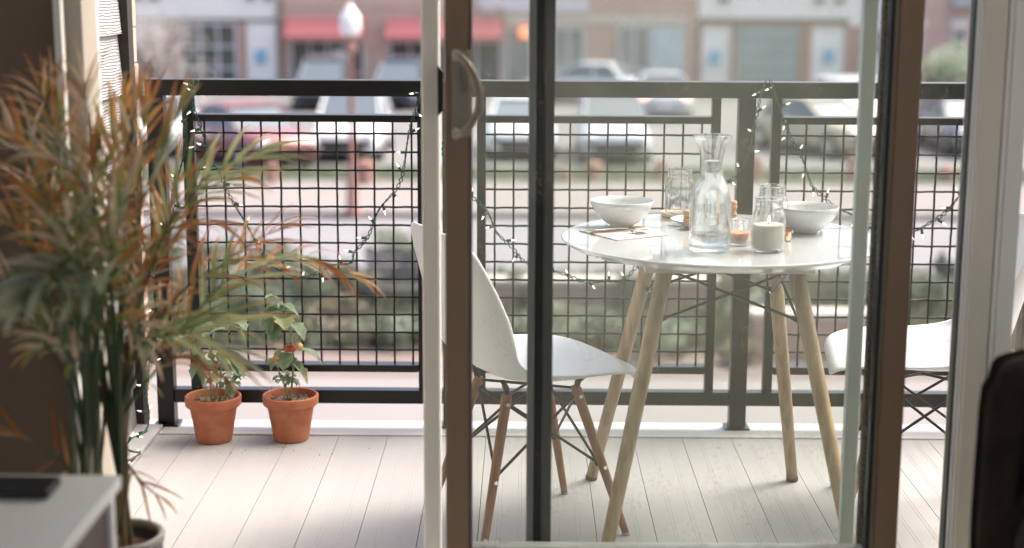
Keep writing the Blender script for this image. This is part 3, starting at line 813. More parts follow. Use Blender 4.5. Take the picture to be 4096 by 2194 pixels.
structure(MB().box(pj[3]+.002, 2.598, 3.12, 3.22, -.05, .333).build('wall_front', M_inwall))

# screen door (outermost), fixed panel, sliding panel (innermost)
YS, YF, YP = 3.255, 3.205, 3.13
sc = empty('screen_door', (0, YS, 0), 'sliding insect screen door with pale vinyl stiles', 'screen door')
MB().box(vx(1689,YS), vx(1762,YS), YS, YS+.025, .032, TOPZ-.01).build('stile', mat('screen_frame', (.80,.80,.74), .45, var=.03), sc, bevel=.006)
MB().box(vx(3408,YS), vx(3466,YS), YS, YS+.025, .032, TOPZ-.01).build('stile', mat('screen_frame_glass_tint', (.48,.54,.50), .4, var=.04), sc, bevel=.003)  # same pale stile; tint of the glass before it is put into the colour
MB().box(vx(1763,YS), vx(3407,YS), YS+.003, YS+.022, .034, .075).build('rail', mat('screen_frame', (.80,.80,.74)), sc)
MB().box(vx(1763,YS), vx(3407,YS), YS+.003, YS+.022, TOPZ-.05, TOPZ-.011).build('rail', mat('screen_frame', (.80,.80,.74)), sc)
MB().box(vx(1763,YS), vx(3407,YS), YS+.012, YS+.0125, .076, TOPZ-.051).build('mesh_screen', pane('insect_screen', (.985,.99,.98), dust=.038, dustc=(.70,.70,.56), gloss=0, scale=.8), sc)
lk = MB(); lk.prism([(vx(1756,YS), ZA(262,YS,1770)), (vx(1779,YS), ZA(285,YS,1770)), (vx(1779,YS), ZA(440,YS,1770)), (vx(1756,YS), ZA(462,YS,1770))], 1, YS-.03, YS-.003)
lk.build('latch', M_rubber, sc)
fx = empty('fixed_panel', (0, YF, 0), 'fixed glass door panel with a dark divided stile behind the sliding panel', 'door panel')
MB().box(vx(2110,YF), vx(2139,YF), YF-.012, YF+.02, .032, TOPZ-.01).build('stile', M_frame_g, fx, bevel=.002)
MB().box(vx(2139.5,YF), vx(2172,YF), YF-.002, YF+.018, .032, TOPZ-.01).build('seal', M_rubber, fx)
MB().box(vx(2172.5,YF), vx(2213,YF), YF-.012, YF+.02, .032, TOPZ-.01).build('stile', mat('dark_grey_vinyl', (.07,.072,.06), .35), fx, bevel=.002)
MB().box(vx(2214,YF), vx(3835,YF), YF+.0, YF+.005, .05, TOPZ-.02).build('glass', pane('fixed_glass', (.98,.985,.98), dust=.026, dustc=(.7,.68,.55), gloss=.02, speck=.35), fx)
MB().box(vx(2214,YF), vx(3835,YF), YF-.010, YF+.018, .031, .049).build('rail', M_frame_g, fx)
MB().box(vx(3472,YF), vx(3488,YF), YF-.03, YF-.004, .05, TOPZ-.02).build('weather_strip', mat('fuzzy_pile', (.035,.03,.02), .95, c2=(.5,.46,.36), scale=260, bump=1), fx)
sp = empty('sliding_panel', (0, YP, 0), 'bronze framed sliding glass door panel with a curved pull handle', 'door panel')
MB().box(vx(1781,YP-.02), vx(1872,YP-.02), YP-.022, YP+.02, .036, TOPZ-.01).build('stile', M_frame_br, sp, bevel=.003)
MB().box(vx(1872.4,YP-.02), vx(1888,YP-.02), YP-.016, YP+.018, .036, TOPZ-.01).build('glazing_bead', mat('bronze_bead', (.13,.085,.065), .4), sp, bevel=.001)
MB().box(vx(3531,YP-.02), vx(3548,YP-.02), YP-.018, YP+.018, .036, TOPZ-.01).build('glazing_bead', mat('bronze_bead2', (.17,.14,.09), .4), sp, bevel=.001)
MB().box(vx(3548.5,YP-.02), vx(3644,YP-.02), YP-.022, YP+.02, .036, TOPZ-.01).build('stile', M_frame_br, sp, bevel=.003)
MB().box(vx(3517,YP-.02), vx(3530.5,YP-.02), YP-.018, YP+.02, .036, TOPZ-.01).build('seal', M_rubber, sp)
zbr = ZA(2172, YP, 2300)
MB().box(vx(1889,YP-.02), vx(3516,YP-.02), YP-.020, YP+.018, .036, zbr-.004).build('rail', mat('cool_grey_vinyl', (.34,.36,.33), .4), sp, bevel=.003)
MB().box(vx(1889,YP-.02), vx(3516,YP-.02), YP-.020, YP+.018, TOPZ-.07, TOPZ-.01).build('rail', M_frame_br, sp)
MB().box(vx(1889,YP-.02), vx(3516,YP-.02), YP-.002, YP+.004, zbr-.002, TOPZ-.071).build('glass', pane('sliding_glass', (.965,.985,.975), dust=.005, gloss=.02, speck=.45, scale=2.2), sp)
for px in (1943, 1990): c = aty(px, 2166, YP-.012); MB().tube([(c.x,c.y,zbr-.004),(c.x,c.y,c.z+.004)], .005, 8).build('screw', M_steel, sp)
# handle
hp = []
def hz(py): return ZA(py, YP, 1850)
M_han = mat('taupe_handle', (.27,.215,.17), .28, var=.03)
M_hpl = mat('taupe_plate', (.25,.22,.165), .35, var=.03)
h_ = MB().box(vx(1808,3.1), vx(1884,3.1), 3.096, 3.107, hz(545), hz(198)).build('handle_plate', M_hpl, sp, bevel=.004)
pts = spline([(vx(1826,3.08),3.098,hz(215)), (vx(1842,3.06),3.07,hz(222)), (vx(1880,3.05),3.052,hz(262)), (vx(1908,3.05),3.045,hz(320)), (vx(1918,3.05),3.043,hz(372)),
              (vx(1910,3.05),3.045,hz(432)), (vx(1882,3.05),3.052,hz(488)), (vx(1846,3.06),3.07,hz(524)), (vx(1826,3.08),3.098,hz(532))], 5)
MB().tube(pts, .0076, 10).build('handle', M_han, h_, smooth=True)
for yy in (218, 528): MB().box(vx(1812,3.09), vx(1838,3.09), 3.078, 3.0955, hz(yy+22), hz(yy-22)).build('handle_foot', mat('pale_taupe', (.48,.45,.37), .35), h_, bevel=.005)
tl_ = MB(); tl_.prism([(vx(1846,3.09),hz(252)),(vx(1850,3.09),hz(370)),(vx(1880,3.09),hz(340))], 1, 3.084, 3.0955); tl_.build('thumb_latch', mat('dark_taupe', (.16,.125,.09), .4), h_, bevel=.002)

# the room behind the camera
structure(MB().box(-9, 9, -3.1, 3.26, 2.601, 5.5).build('upper_storey', mat('storey_render', (.45,.43,.40), .9)))  # storey out of view, put in to block sun and sky from behind
structure(MB().box(-3.3, -3.2, -3, 3.22, -.05, 2.5).build('wall_left', mat('white_wall_paint', (.78,.75,.70), .85, var=.02)))
wr = MB(); wr.box(3.2,3.3,-3,-2.6,-.05,2.5); wr.box(3.2,3.3,1.6,3.25,-.05,2.5); wr.box(3.2,3.3,-2.6,1.6,-.05,.25); wr.box(3.2,3.3,-2.6,1.6,2.35,2.5)  # unseen wall; window opening added so sun bounces into the room
structure(wr.build('wall_right', mat('white_wall_paint', (.78,.75,.70))))
wb = MB(); wb.box(-3.3,-3.0,-3.1,-3,-.05,2.5); wb.box(3.0,3.3,-3.1,-3,-.05,2.5); wb.box(-3.0,3.0,-3.1,-3,-.05,.1); wb.box(-3.0,3.0,-3.1,-3,2.35,2.5)  # unseen wall; wide opening added to let fill light in
structure(wb.build('wall_back', M_inwall))
structure(MB().box(-3.3, 3.3, -3.1, 3.22, 2.5, 2.6).build('ceiling', mat('white_ceiling', (.84,.82,.79), .9)))
structure(MB().box(-3.3, 3.3, -3.1, 3.15, -.15, -.05).build('floor', mat('room_floor', (.68,.64,.58), .5)))

# ================================================================== dining chairs
def make_chair(legm, label):
    t = lempty('dining_chair', label, 'chair', 'white shell chairs at the bistro table')
    prof = [(.240,.398,.120,-.006,0),(.238,.414,.165,-.010,0),(.222,.430,.195,-.010,0),(.17,.438,.218,-.002,0),(.09,.432,.230,.012,.0),(0,.424,.234,.025,.002),(-.09,.424,.234,.04,.008),
            (-.155,.446,.232,.045,.03),(-.195,.50,.226,.03,.062),(-.218,.57,.218,.012,.075),(-.236,.64,.210,.004,.068),(-.252,.71,.200,0,.052),(-.262,.760,.180,-.004,.038),(-.266,.782,.15,-.012,.028),(-.267,.789,.11,-.014,.02)]
    P = spline([Vector((a,b,c)) for a,b,c,_,_ in prof], 3); Q = spline([Vector((d,e_,0)) for _,_,_,d,e_ in prof], 3)
    nv = 18; vs = []; fs = []
    for p, q in zip(P, Q):
        for k in range(nv+1):
            v = -1+2*k/nv; av = abs(v)
            vs.append((p.x + q.y*av**2.2, p.z*math.sin(v*math.pi/2*.97)/math.sin(math.pi/2*.97)*(1-.0*av), p.y + q.x*av**2.6))
    for i in range(len(P)-1):
        for k in range(nv):
            a = i*(nv+1)+k; fs.append((a, a+1, a+nv+2, a+nv+1))
    m = MB(); m.add(vs, fs); m.build('seat_shell', M_white_pl, t, org=(0,0,0), smooth=True, solid=.006, sub=1)
    ft, tp = (.195,.172), (.092,.085)
    L = {}
    for sx in (-1,1):
        for sy in (-1,1):
            top = Vector((sx*tp[0], sy*tp[1], .382)); bot = Vector((sx*ft[0], sy*ft[1], .012))
            L[(sx,sy)] = (top, bot)
            lg = MB().tube([bot, bot.lerp(top,.04), bot.lerp(top,.5), bot.lerp(top,.97), top], [.0085,.0095,.012,.0135,.010], 14).build('leg', legm, t, org=(0,0,0), smooth=True)
            MB().tube([bot-(top-bot)*.03, bot-(top-bot)*.001], .010, 12).build('glide', mat('grey_glide', (.35,.34,.33)), lg, org=(0,0,0))
            bo = MB()
            for f_ in (.93,.45):
                c = bot.lerp(top, f_); n_ = Vector((0, sy, 0)); bo.tube([c+n_*.007, c+n_*.0148], .0052, 10)
                bo.tube([c+n_*.0149, c+n_*.0157], .0026, 6)
            bo.build('bolt', M_steel, lg, org=(0,0,0))
            br = MB().tube([top-Vector((0,0,.03)), top+Vector((sx*.006,sy*.006,.012)), Vector((sx*.115,sy*.11,.418))], [.0075,.0085,.006], 8).build('bracket', M_black, t, org=(0,0,0))
    w = MB()
    K = [(-1,-1),(1,-1),(1,1),(-1,1)]
    for i in range(4):
        a, b = L[K[i]], L[K[(i+1)%4]]
        for s, e_ in ((a,b),(b,a)):
            p0 = s[1].lerp(s[0], .93); p1 = e_[1].lerp(e_[0], .47)
            p0 = p0*.94+Vector((0,0,p0.z*.06)); p1 = p1*.95+Vector((0,0,p1.z*.05))
            w.tube([p0,p1], .0038, 6)
            w.ell(p1, (.009,.009,.009), 8, 6); w.ell(p0, (.009,.009,.009), 8, 6)
    for k in ((-1,-1),(1,-1)):
        a, b = L[k][0], L[(-k[0],-k[1])][0]
        w.tube([a*.95+Vector((0,0,a.z*.03)), b*.95+Vector((0,0,b.z*.03))], .0038, 6)
    w.build('wire_brace', mat('dark_bronze_wire', (.035,.026,.022), .35, metal=.3), t, org=(0,0,0))
    return t
ch = make_chair(M_oakd, 'white shell chair with brown wooden legs left of the table')
ch.location = (.012, 3.765, -.004); ch.rotation_euler = (0,0,R(25))
ch2 = copy_tree(ch); ch2['label'] = 'white shell chair right of the table, mostly hidden by the door stiles'
ch2.location = (1.03, 3.88, 0); ch2.rotation_euler = (0,0,R(180-8))
for c in ch2.children:
    if c.name.startswith('leg'):
        c.data = c.data.copy(); c.data.materials[0] = M_oak

# ================================================================== bistro table
TX, TY, TZ = .491, 3.80, .74
tb = empty('bistro_table', (TX,TY,0), 'round white bistro table with pale oak legs', 'table')
MB().lathe([(.001,TZ-.030),(.30,TZ-.030),(.365,TZ-.022),(.392,TZ-.008),(.3955,TZ-.003),(.3945,TZ-.0008),(.392,TZ),(.001,TZ)], (TX,TY,0), 96).build('table_top', M_white_gloss, tb, smooth=False)
fr = MB(); fr.box(TX-.2,TX+.2,TY-.2,TY-.16,TZ-.055,TZ-.031); fr.box(TX-.2,TX+.2,TY+.16,TY+.2,TZ-.055,TZ-.031); fr.box(TX-.2,TX-.16,TY-.16,TY+.16,TZ-.055,TZ-.031); fr.box(TX+.16,TX+.2,TY-.16,TY+.16,TZ-.055,TZ-.031)
fr.build('sub_frame', mat('pale_underside', (.5,.5,.48), .6), tb)
TL = {}
for sx in (-1,1):
    for sy in (-1,1):
        top = Vector((TX+.004+sx*.152, TY+sy*.170, TZ-.032)); bot = Vector((TX+sx*.295-(.035 if sx>0 and sy>0 else 0), TY+sy*.325, .014))
        TL[(sx,sy)] = (top, bot)
        lg = MB().tube([bot, bot.lerp(top,.35), bot.lerp(top,.7), top], [.0155,.0178,.0192,.0198], 20).build('leg', M_oak, tb, smooth=True)
        MB().tube([bot-(top-bot)*.016, bot-(top-bot)*.0005], .0168, 16).build('foot_cap', mat('dark_blue_cap', (.03,.04,.05), .5), lg)
w = MB(); K = [(-1,-1),(1,-1),(1,1),(-1,1)]; bl = MB()
C0 = Vector((TX,TY,0))
for i in range(4):
    a, b = TL[K[i]], TL[K[(i+1)%4]]
    for s, e_ in ((a,b),(b,a)):
        p0 = s[1].lerp(s[0], .965); p1 = e_[1].lerp(e_[0], .80)
        p0 = p0.lerp(Vector((TX,TY,p0.z)), .09); p1 = p1.lerp(Vector((TX,TY,p1.z)), .09)
        w.tube([p0, p0.lerp(p1,.06), p0.lerp(p1,.94), p1], [.0075,.0036,.0036,.0075], 8)
    for f_ in (.965,.80):
        q = a[1].lerp(a[0], f_); dr = (q - Vector((TX,TY,q.z))).normalized(); bl.tube([q-dr*.030, q-dr*.022], .006, 10)
w.build('cross_brace', M_black, tb); bl.build('bolt', M_steel, tb)

# ---- things on the table
def bowl_prof(k=1.0):
    o = [(.001,0),(.030,0),(.031,.003),(.044,.010),(.060,.024),(.072,.040),(.079,.055),(.082,.066)]
    i_ = [(.0805,.0665),(.077,.055),(.0695,.040),(.057,.025),(.040,.012),(.026,.006),(.001,.005)]
    return [(r*k, z*k) for r, z in o+i_]
def bowl(px, py, z, label):
    c = atz(px, py, z)
    return tag(MB().lathe(bowl_prof(), (0,0,0), 64).build('bowl', M_ceramic, org=(0,0,0), smooth=True), label, 'bowl', 'white bowls on the table'), c
NZ = TZ+.003
b1, c1 = bowl(2487, 903, NZ+.0035, 'white ceramic bowl resting on the striped napkin'); b1.location = (c1.x,c1.y,NZ+.0035)
b2, c2 = bowl(3222, 928, TZ+.001, 'white ceramic bowl on the bare table behind the tall candle jar'); b2.location = (c2.x,c2.y,TZ+.001)
# napkin with woven stripes
q = [atz(2317,927,TZ), atz(2467,966,TZ), atz(2676,944,TZ), atz(2530,893,TZ)]
nm = bpy.data.materials.new('striped_cloth'); nm.use_nodes = True; nt = nm.node_tree
at = nt.nodes.new('ShaderNodeAttribute'); at.attribute_name = 'Col'; nt.links.new(at.outputs[0], nt.nodes['Principled BSDF'].inputs['Base Color']); nt.nodes['Principled BSDF'].inputs['Roughness'].default_value = .9
stripes = [(.72,.62,.62),(.75,.68,.66),(.38,.58,.72),(.70,.72,.74),(.62,.38,.36),(.72,.66,.66),(.55,.62,.62),(.60,.60,.55),(.50,.16,.12),(.12,.12,.14),(.55,.55,.50),(.62,.50,.22),(.45,.46,.44),(.68,.62,.60)]
napkin = empty('napkin', ((q[0]+q[2])/2).to_tuple()[:2]+(TZ,), 'folded striped cloth napkin under the left bowl', 'napkin')
for lay, dz in ((0,.0008),(1,.0026)):
    m = MB(); m.cc = (1,1,1); nn = len(stripes)
    for i, cc in enumerate(stripes):
        t0, t1 = i/nn, (i+1)/nn
        a0 = q[1].lerp(q[0], t0); a1 = q[1].lerp(q[0], t1); b0 = q[2].lerp(q[3], t0); b1_ = q[2].lerp(q[3], t1)
        m.cc = cc; N_ = 10; vs = []
        for j in range(N_+1):
            u = j/N_; 
            for A, B in ((a0,b0),(a1,b1_)):
                p = A.lerp(B, u); vs.append((p.x+lay*.001, p.y+lay*.001, TZ+dz+.0004*math.sin(u*17+lay)))
        m.add(vs, [(2*j,2*j+2,2*j+3,2*j+1) for j in range(N_)])
    m.build('cloth_layer', nm, napkin, solid=.0012)
# spoon
s0, s1, s2 = atz(2362,925,NZ+.004), atz(2500,918,NZ+.006), atz(2530,930,NZ+.004)
sc0 = atz(2562, 929, NZ+.004)
spn = empty('spoon', (s1.x,s1.y,NZ), 'shiny steel spoon lying on the striped napkin', 'spoon')
pts = spline([(s0.x,s0.y,NZ+.003), (s1.x,s1.y,NZ+.009), (s2.x,s2.y,NZ+.004)], 6)
m = MB()
for a_, b_2 in zip(pts[:-1], pts[1:]): pass
m.tube(pts, [.0042-.0022*min(1,i/6) for i in range(len(pts))], 8); m.build('handle', M_steel, spn, smooth=True)
m = MB(); vs = []; fs = []
dirv = (sc0 - s2).normalized(); sdv = Vector((-dirv.y, dirv.x, 0))
for i in range(7):
    rr = i/6
    for k in range(20):
        a_ = 2*math.pi*k/20
        p = sc0 + dirv*math.cos(a_)*rr*.024 + sdv*math.sin(a_)*rr*.0155
        vs.append((p.x,p.y,NZ+.0025+.006*rr*rr))
for i in range(6):
    for k in range(20): fs.append((i*20+k, i*20+(k+1)%20, (i+1)*20+(k+1)%20, (i+1)*20+k))
m.add(vs, fs); m.build('bowl_end', M_steel, spn, smooth=True, solid=.001)

M_glass = glass_solid('clear_glass', (.985,.99,.99)); M_water = glass_solid('water', (.97,.99,.99), ior=1.33)
M_frost = glass_solid('misted_glass', (.96,.975,.98), rough=.025)
def vprof(outer, t, base):
    inner = [(max(r-t,.001), z) for r, z in outer if z > base][::-1]
    return [(.001,0)]+outer+inner+[(inner[-1][0], base),(.001,base)]
# carafe
c = atz(2837, 1003, TZ+.001)
cf = empty('carafe', (c.x,c.y,TZ+.001), 'tall glass water carafe with a flared rim at the front of the table', 'carafe')
out = [(.044,0),(.048,.004),(.0485,.02),(.0485,.10),(.047,.125),(.042,.145),(.034,.163),(.028,.176),(.0255,.19),(.0255,.205),(.027,.22),(.031,.238),(.037,.255),(.0425,.264),(.0445,.267),(.0452,.270),(.0440,.2725)]
P2 = spline([Vector((r,z,0)) for r,z in out], 3); out = [(p.x,p.y) for p in P2]
m = MB().lathe(vprof(out, .003, .010), (c.x,c.y,TZ+.001), 56); m.build('glass_body', M_glass, cf, smooth=True)
wp = [(.001,.0105)]+[(r-.0031, z) for r, z in out if .0105 < z < .215]; wp = wp + [(.001, wp[-1][1])]
MB().lathe(wp, (c.x,c.y,TZ+.001), 48).build('water', M_frost, cf, smooth=True)
M_drop = glass_solid('condensation', (1,1,1), ior=1.33)
m = MB(); rnd = random.Random(2)
for i in range(420):
    z = rnd.uniform(.015,.2); a_ = rnd.uniform(0,6.28); r_ = .0488 if z < .115 else .0485-(z-.115)*.30 if z < .18 else .0262
    s = rnd.uniform(.0004,.0011); m.ell((c.x+math.cos(a_)*r_, c.y+math.sin(a_)*r_, TZ+z), (s,s,s*1.3), 6, 4)
m.build('condensation', M_drop, cf, smooth=True)
# jars
def jar(px, py, z, label, name='glass_jar', wax=None, hh=.122):
    c = atz(px, py, z)
    e = empty(name, (c.x,c.y,z), label, 'jar')
    o = [(.034,0),(.0385,.004),(.040,.012),(.040,.075),(.0385,.086),(.0345,.095),(.0325,.099),(.0340,.1005),(.0325,.103),(.032,.108),(.0338,.110),(.032,.112),(.0322,.118),(.0335,.1205),(.0335,.122)]
    m = MB().lathe(vprof([(r, zz*hh/.122) for r,zz in o], .0028, .006), (c.x,c.y,z), 48); m.build('glass_body', M_glass, e, smooth=True)
    return e, c
jz = TZ+.012
j1, cj = jar(2717, 856, jz, 'empty embossed glass jar on the round wooden coaster')
# raised script-like pattern and rib on the jar front
m = MB(); y0 = cj.y
def onjar(a_, z): return (cj.x+.0402*math.sin(a_), cj.y-.0402*math.cos(a_), jz+z)
pth = [(-.75,.055),(-.70,.066),(-.62,.060),(-.66,.050),(-.58,.056),(-.52,.066),(-.48,.056),(-.44,.057),(-.38,.072),(-.37,.056),(-.31,.058),(-.24,.077),(-.24,.058),(-.18,.062)]
m.tube(spline([onjar(a_,z) for a_,z in pth],4), .0011, 6); m.tube(spline([onjar(-.72,.044),onjar(-.45,.047),onjar(-.12,.056)],5), .0009, 6)
for a_ in (.55,.75,.95): m.tube([onjar(a_,.015),onjar(a_,.078)], .001, 6)
for k in range(26): m.ell(onjar(-.9+k*.075,.012+.003*(k%2)), (.0016,.0016,.0016), 6, 4)
m.build('embossing', M_glass, j1, smooth=True)
cc_ = atz(2717, 866, TZ+.001)
tag(MB().lathe([(.001,0),(.044,0),(.049,.004),(.051,.013),(.048,.014),(.046,.009),(.001,.009)], (cc_.x,cc_.y,TZ+.001), 48).build('coaster', wood('coaster_wood', (.60,.42,.28), (.70,.52,.36), axis=0), org=(cc_.x,cc_.y,TZ+.001), smooth=False), 'round wooden coaster under the empty glass jar', 'coaster')
def candle_jar(px, py, label, waxc, r, h, wz, lit=.9, shortj=False):
    c = atz(px, py, TZ+.001); z = TZ+.001
    e = empty('candle_jar', (c.x,c.y,z), label, 'candle', 'candles on the table')
    if shortj: o = [(r*.93,0),(r,.003),(r,h*.72),(r*.93,h*.78),(r*.97,h*.82),(r*.92,h*.86),(r*.97,h*.9),(r*.92,h*.94),(r*.95,h)]
    else: o = [(r*.86,0),(r*.97,.004),(r,.012),(r,h*.62),(r*.96,h*.71),(r*.86,h*.78),(r*.81,h*.81),(r*.85,h*.825),(r*.81,h*.845),(r*.8,h*.885),(r*.845,h*.90),(r*.8,h*.92),(r*.84,h*.985),(r*.84,h)]
    MB().lathe(vprof(o, .0025, .005), (c.x,c.y,z), 44).build('glass_body', M_glass, e, smooth=True)
    wx = MB().lathe([(.001,.0055),(r*.86,.0055),(r-.003,.014),(r-.003,wz-.002),(r-.006,wz),(r*.5,wz-.0015),(.001,wz-.001)], (c.x,c.y,z), 36).build('wax', mat('wax_'+name_of(waxc), waxc, .5, var=.03), e, smooth=True)
    MB().tube([(c.x,c.y,z+wz-.001),(c.x+.001,c.y,z+wz+.008)], .0009, 6).build('wick', M_rubber, e)
    if lit: MB().lathe([(.001,wz+.005),(.0022,wz+.008),(.0024,wz+.010),(.0014,wz+.014),(.0003,wz+.018)], (c.x+.001,c.y,z), 12).build('flame', emit('flame', (1,.62,.30), 7), e, smooth=True)
    return e
def name_of(c): return '%d_%d_%d' % tuple(int(v*100) for v in c)
candle_jar(3071, 1003, 'tall glass jar with a lit cream candle at the front right of the table', (.58,.56,.50), .0395, .124, .064)
candle_jar(2961, 978, 'short glass jar with a lit tan candle beside the carafe', (.55,.28,.15), .0265, .060, .030, shortj=True)
j2, _ = jar(3085, 935, TZ+.001, 'empty glass jar hidden behind the tall cream candle jar')
# twine round the candle jar
# plate with biscuits
cp = atz(2795, 906, TZ+.001)
tag(MB().lathe([(.001,0),(.034,0),(.036,.003),(.055,.009),(.072,.018),(.074,.0195),(.0725,.020),(.053,.0115),(.033,.006),(.001,.005)], (0,0,0), 56).build('plate', M_ceramic, org=(0,0,0), smooth=True), 'small white saucer of biscuits behind the carafe', 'plate').location = (cp.x,cp.y,TZ+.001)
M_bis = mat('baked_biscuit', (.50,.29,.16), .9, var=.25, scale=120, bump=.6, bscale=300)
def biscuit_stack(px, py, z, n, r, label):
    c = atz(px, py, z)
    e = empty('biscuit_stack', (c.x,c.y,z), label, 'biscuits', 'biscuits on the table')
    rnd = random.Random(int(px))
    for k in range(n):
        dx, dy = rnd.uniform(-.002,.002), rnd.uniform(-.002,.002)
        MB().lathe([(.001,k*.0102),(r*.9,k*.0102),(r,k*.0102+.003),(r,k*.0102+.007),(r*.85,k*.0102+.01),(.001,k*.0102+.0101)], (c.x+dx,c.y+dy,z), 20).build('biscuit', M_bis, e, smooth=True)
biscuit_stack(2752, 906, TZ+.009, 4, .013, 'stack of small brown biscuits at the left side of the saucer')
biscuit_stack(2925, 880, TZ+.001, 5, .014, 'stack of small brown biscuits right of the carafe')
c = atz(3138, 962, TZ+.001)
e = empty('candle_cup', (c.x,c.y,TZ+.001), 'small amber cup between the tall candle jar and the right bowl', 'candle')
MB().lathe(vprof([(.010,0),(.012,.002),(.019,.028),(.020,.030)], .0015, .003), (c.x,c.y,TZ+.001), 28).build('glass_body', glass_solid('amber_glass', (.85,.5,.3)), e, smooth=True)
MB().lathe([(.001,.0035),(.010,.0035),(.0155,.020),(.001,.020)], (c.x,c.y,TZ+.001), 24).build('wax', mat('amber_wax', (.5,.22,.12), .5), e)

# ================================================================== tomato pots
def leaf_blade(mb, base, d, up, L, Wd, droop, c0, c1, seed=0, lobes=True, curl=.3):
    rnd = random.Random(seed); d = Vector(d).normalized(); up = Vector(up)
    side = d.cross(up); side = side.normalized() if side.length > 1e-4 else Vector((1,0,0))
    n = 8; p = Vector(base); vs = []; cs = []
    for i in range(n+1):
        t = i/n
        w = Wd*math.sin(math.pi*min(1,(t*.93+.05))**.75)*(1+(.22*math.sin(t*19+seed) if lobes else 0))
        if i == n: w = Wd*.03
        nrm = side.cross(d).normalized()
        for k, s in enumerate((-1,-.5,0,.5,1)):
            vs.append(p + side*s*w + nrm*(abs(s)**1.5*w*curl + rnd.uniform(-.04,.04)*w))
            e_ = abs(s)*.5+t*.4; j = rnd.uniform(.85,1.15)
            cs.append(tuple((a*(1-e_)+b*e_)*j for a, b in zip(c0, c1)))
        p = p + d*(L/n); d = (d + Vector((0,0,-1))*droop/n).normalized()
    fs = []
    for i in range(n):
        for k in range(4): a = i*5+k; fs.append((a,a+1,a+6,a+5))
    o = len(mb.v); mb.cc = mb.cc or (1,1,1); mb.add(vs, fs)
    mb.c[o:] = cs
def tomato_pot(px, py, label, seed, stems, fruits, leaves):
    g_ = atz(px, py, 0)
    e = empty('tomato_pot', (g_.x,g_.y,.0), label, 'potted plant', 'terracotta pots by the railing')
    c = (g_.x,g_.y,.001)
    MB().lathe([(.001,0),(.050,0),(.053,.004),(.070,.105),(.0715,.108),(.0795,.109),(.0825,.112),(.084,.130),(.0835,.137),(.080,.140),(.076,.1385),(.0745,.128),(.073,.113),(.001,.112)], c, 56).build('pot', M_terra, e, smooth=False, bevel=0)
    m = MB(); rnd = random.Random(seed); vs = [(c[0],c[1],.120)]; fs = []
    for i in range(1,9):
        for k in range(28):
            a_ = 2*math.pi*k/28; r_ = .0735*i/8; vs.append((c[0]+r_*math.cos(a_), c[1]+r_*math.sin(a_), .117+rnd.uniform(-.003,.004)))
    for k in range(28): fs.append((0,1+k,1+(k+1)%28))
    for i in range(7):
        for k in range(28): a_ = 1+i*28; fs.append((a_+k, a_+28+k, a_+28+(k+1)%28, a_+(k+1)%28))
    m.add(vs, fs)
    for k in range(130):
        r_ = .068*math.sqrt(rnd.random()); a_ = rnd.uniform(0,6.28); s = rnd.uniform(.0015,.0035)
        m.ell((c[0]+r_*math.cos(a_), c[1]+r_*math.sin(a_), .120+rnd.uniform(0,.003)), (s,s,s*.7), 5, 4)
    m.build('soil', M_soil, e)
    m = MB()
    S = []
    for st in stems:
        P_ = [Vector((g_.x+x, g_.y+y, z)) for x, y, z in st]; sp_ = spline(P_, 5); S.append(sp_)
        m.tube(sp_, [.0036-.0022*i/len(sp_) for i in range(len(sp_))], 7)
    m.build('stem', mat('tomato_stem', (.24,.30,.14), .6, var=.2), e, smooth=True)
    lf = MB(); lf.cc = (1,1,1)
    for i, (x,y,z,dx,dy,dz,L,w_) in enumerate(leaves):
        c0 = (.15,.24,.13) if i % 3 else (.22,.29,.17); c1 = (.27,.35,.22) if i % 4 else (.42,.38,.17)
        leaf_blade(lf, (g_.x+x,g_.y+y,z), (dx,dy,dz), (0,0,1), L*1.15, w_*1.25, 1.6, c0, c1, seed+i)
    for i in range(26):   # extra small leaves along the stems
        s_ = rnd.choice(S); p_ = s_[rnd.randint(len(s_)//3, len(s_)-1)]; a_ = rnd.uniform(0,6.28)
        leaf_blade(lf, p_, (math.cos(a_), math.sin(a_)*.7, rnd.uniform(-.1,.7)), (0,0,1), rnd.uniform(.028,.055), rnd.uniform(.010,.018), 2.0, (.16,.25,.14), (.32,.38,.24), seed*3+i)
    lf.build('leaves', M_tleaf, e, smooth=True)
    M_t = {'r': mat('ripe_tomato', (.38,.05,.025), .2, var=.1, spec=.6), 'g': mat('green_tomato', (.24,.30,.12), .3, var=.15), 'o': mat('orange_tomato', (.52,.30,.10), .3, var=.15)}
    for (x,y,z,r_,k) in fruits:
        fo = MB().ell((g_.x+x,g_.y+y,z), (r_,r_,r_*.9), 16, 10).build('fruit', M_t[k], e, smooth=True)
        cx = MB()
        for q_ in range(5): a_ = q_*1.257; cx.tube([(g_.x+x,g_.y+y,z+r_*.9),(g_.x+x+math.cos(a_)*r_*.7,g_.y+y+math.sin(a_)*r_*.7,z+r_*.85)], [.0016,.0004], 4)
        cx.tube([(g_.x+x,g_.y+y,z+r_*.85),(g_.x+x-.004,g_.y+y,z+r_+.015)], .001, 5)
        cx.build('calyx', mat('tomato_stem', (.24,.30,.14)), fo)
    sd_m = MB()
    for i in range(5):
        a_ = rnd.uniform(2,5); r_ = .05; p0 = Vector((g_.x+math.cos(a_)*r_, g_.y+math.sin(a_)*r_, .12)); p1 = p0+Vector((rnd.uniform(-.008,.008),0,rnd.uniform(.02,.05)))
        sd_m.tube([p0,p1], .0007, 4)
    sd_m.build('seedling', mat('tomato_stem', (.24,.30,.14)), e)
    return e
kz = .00075   # metres per source pixel at the pots
def PX(dx): return dx*kz
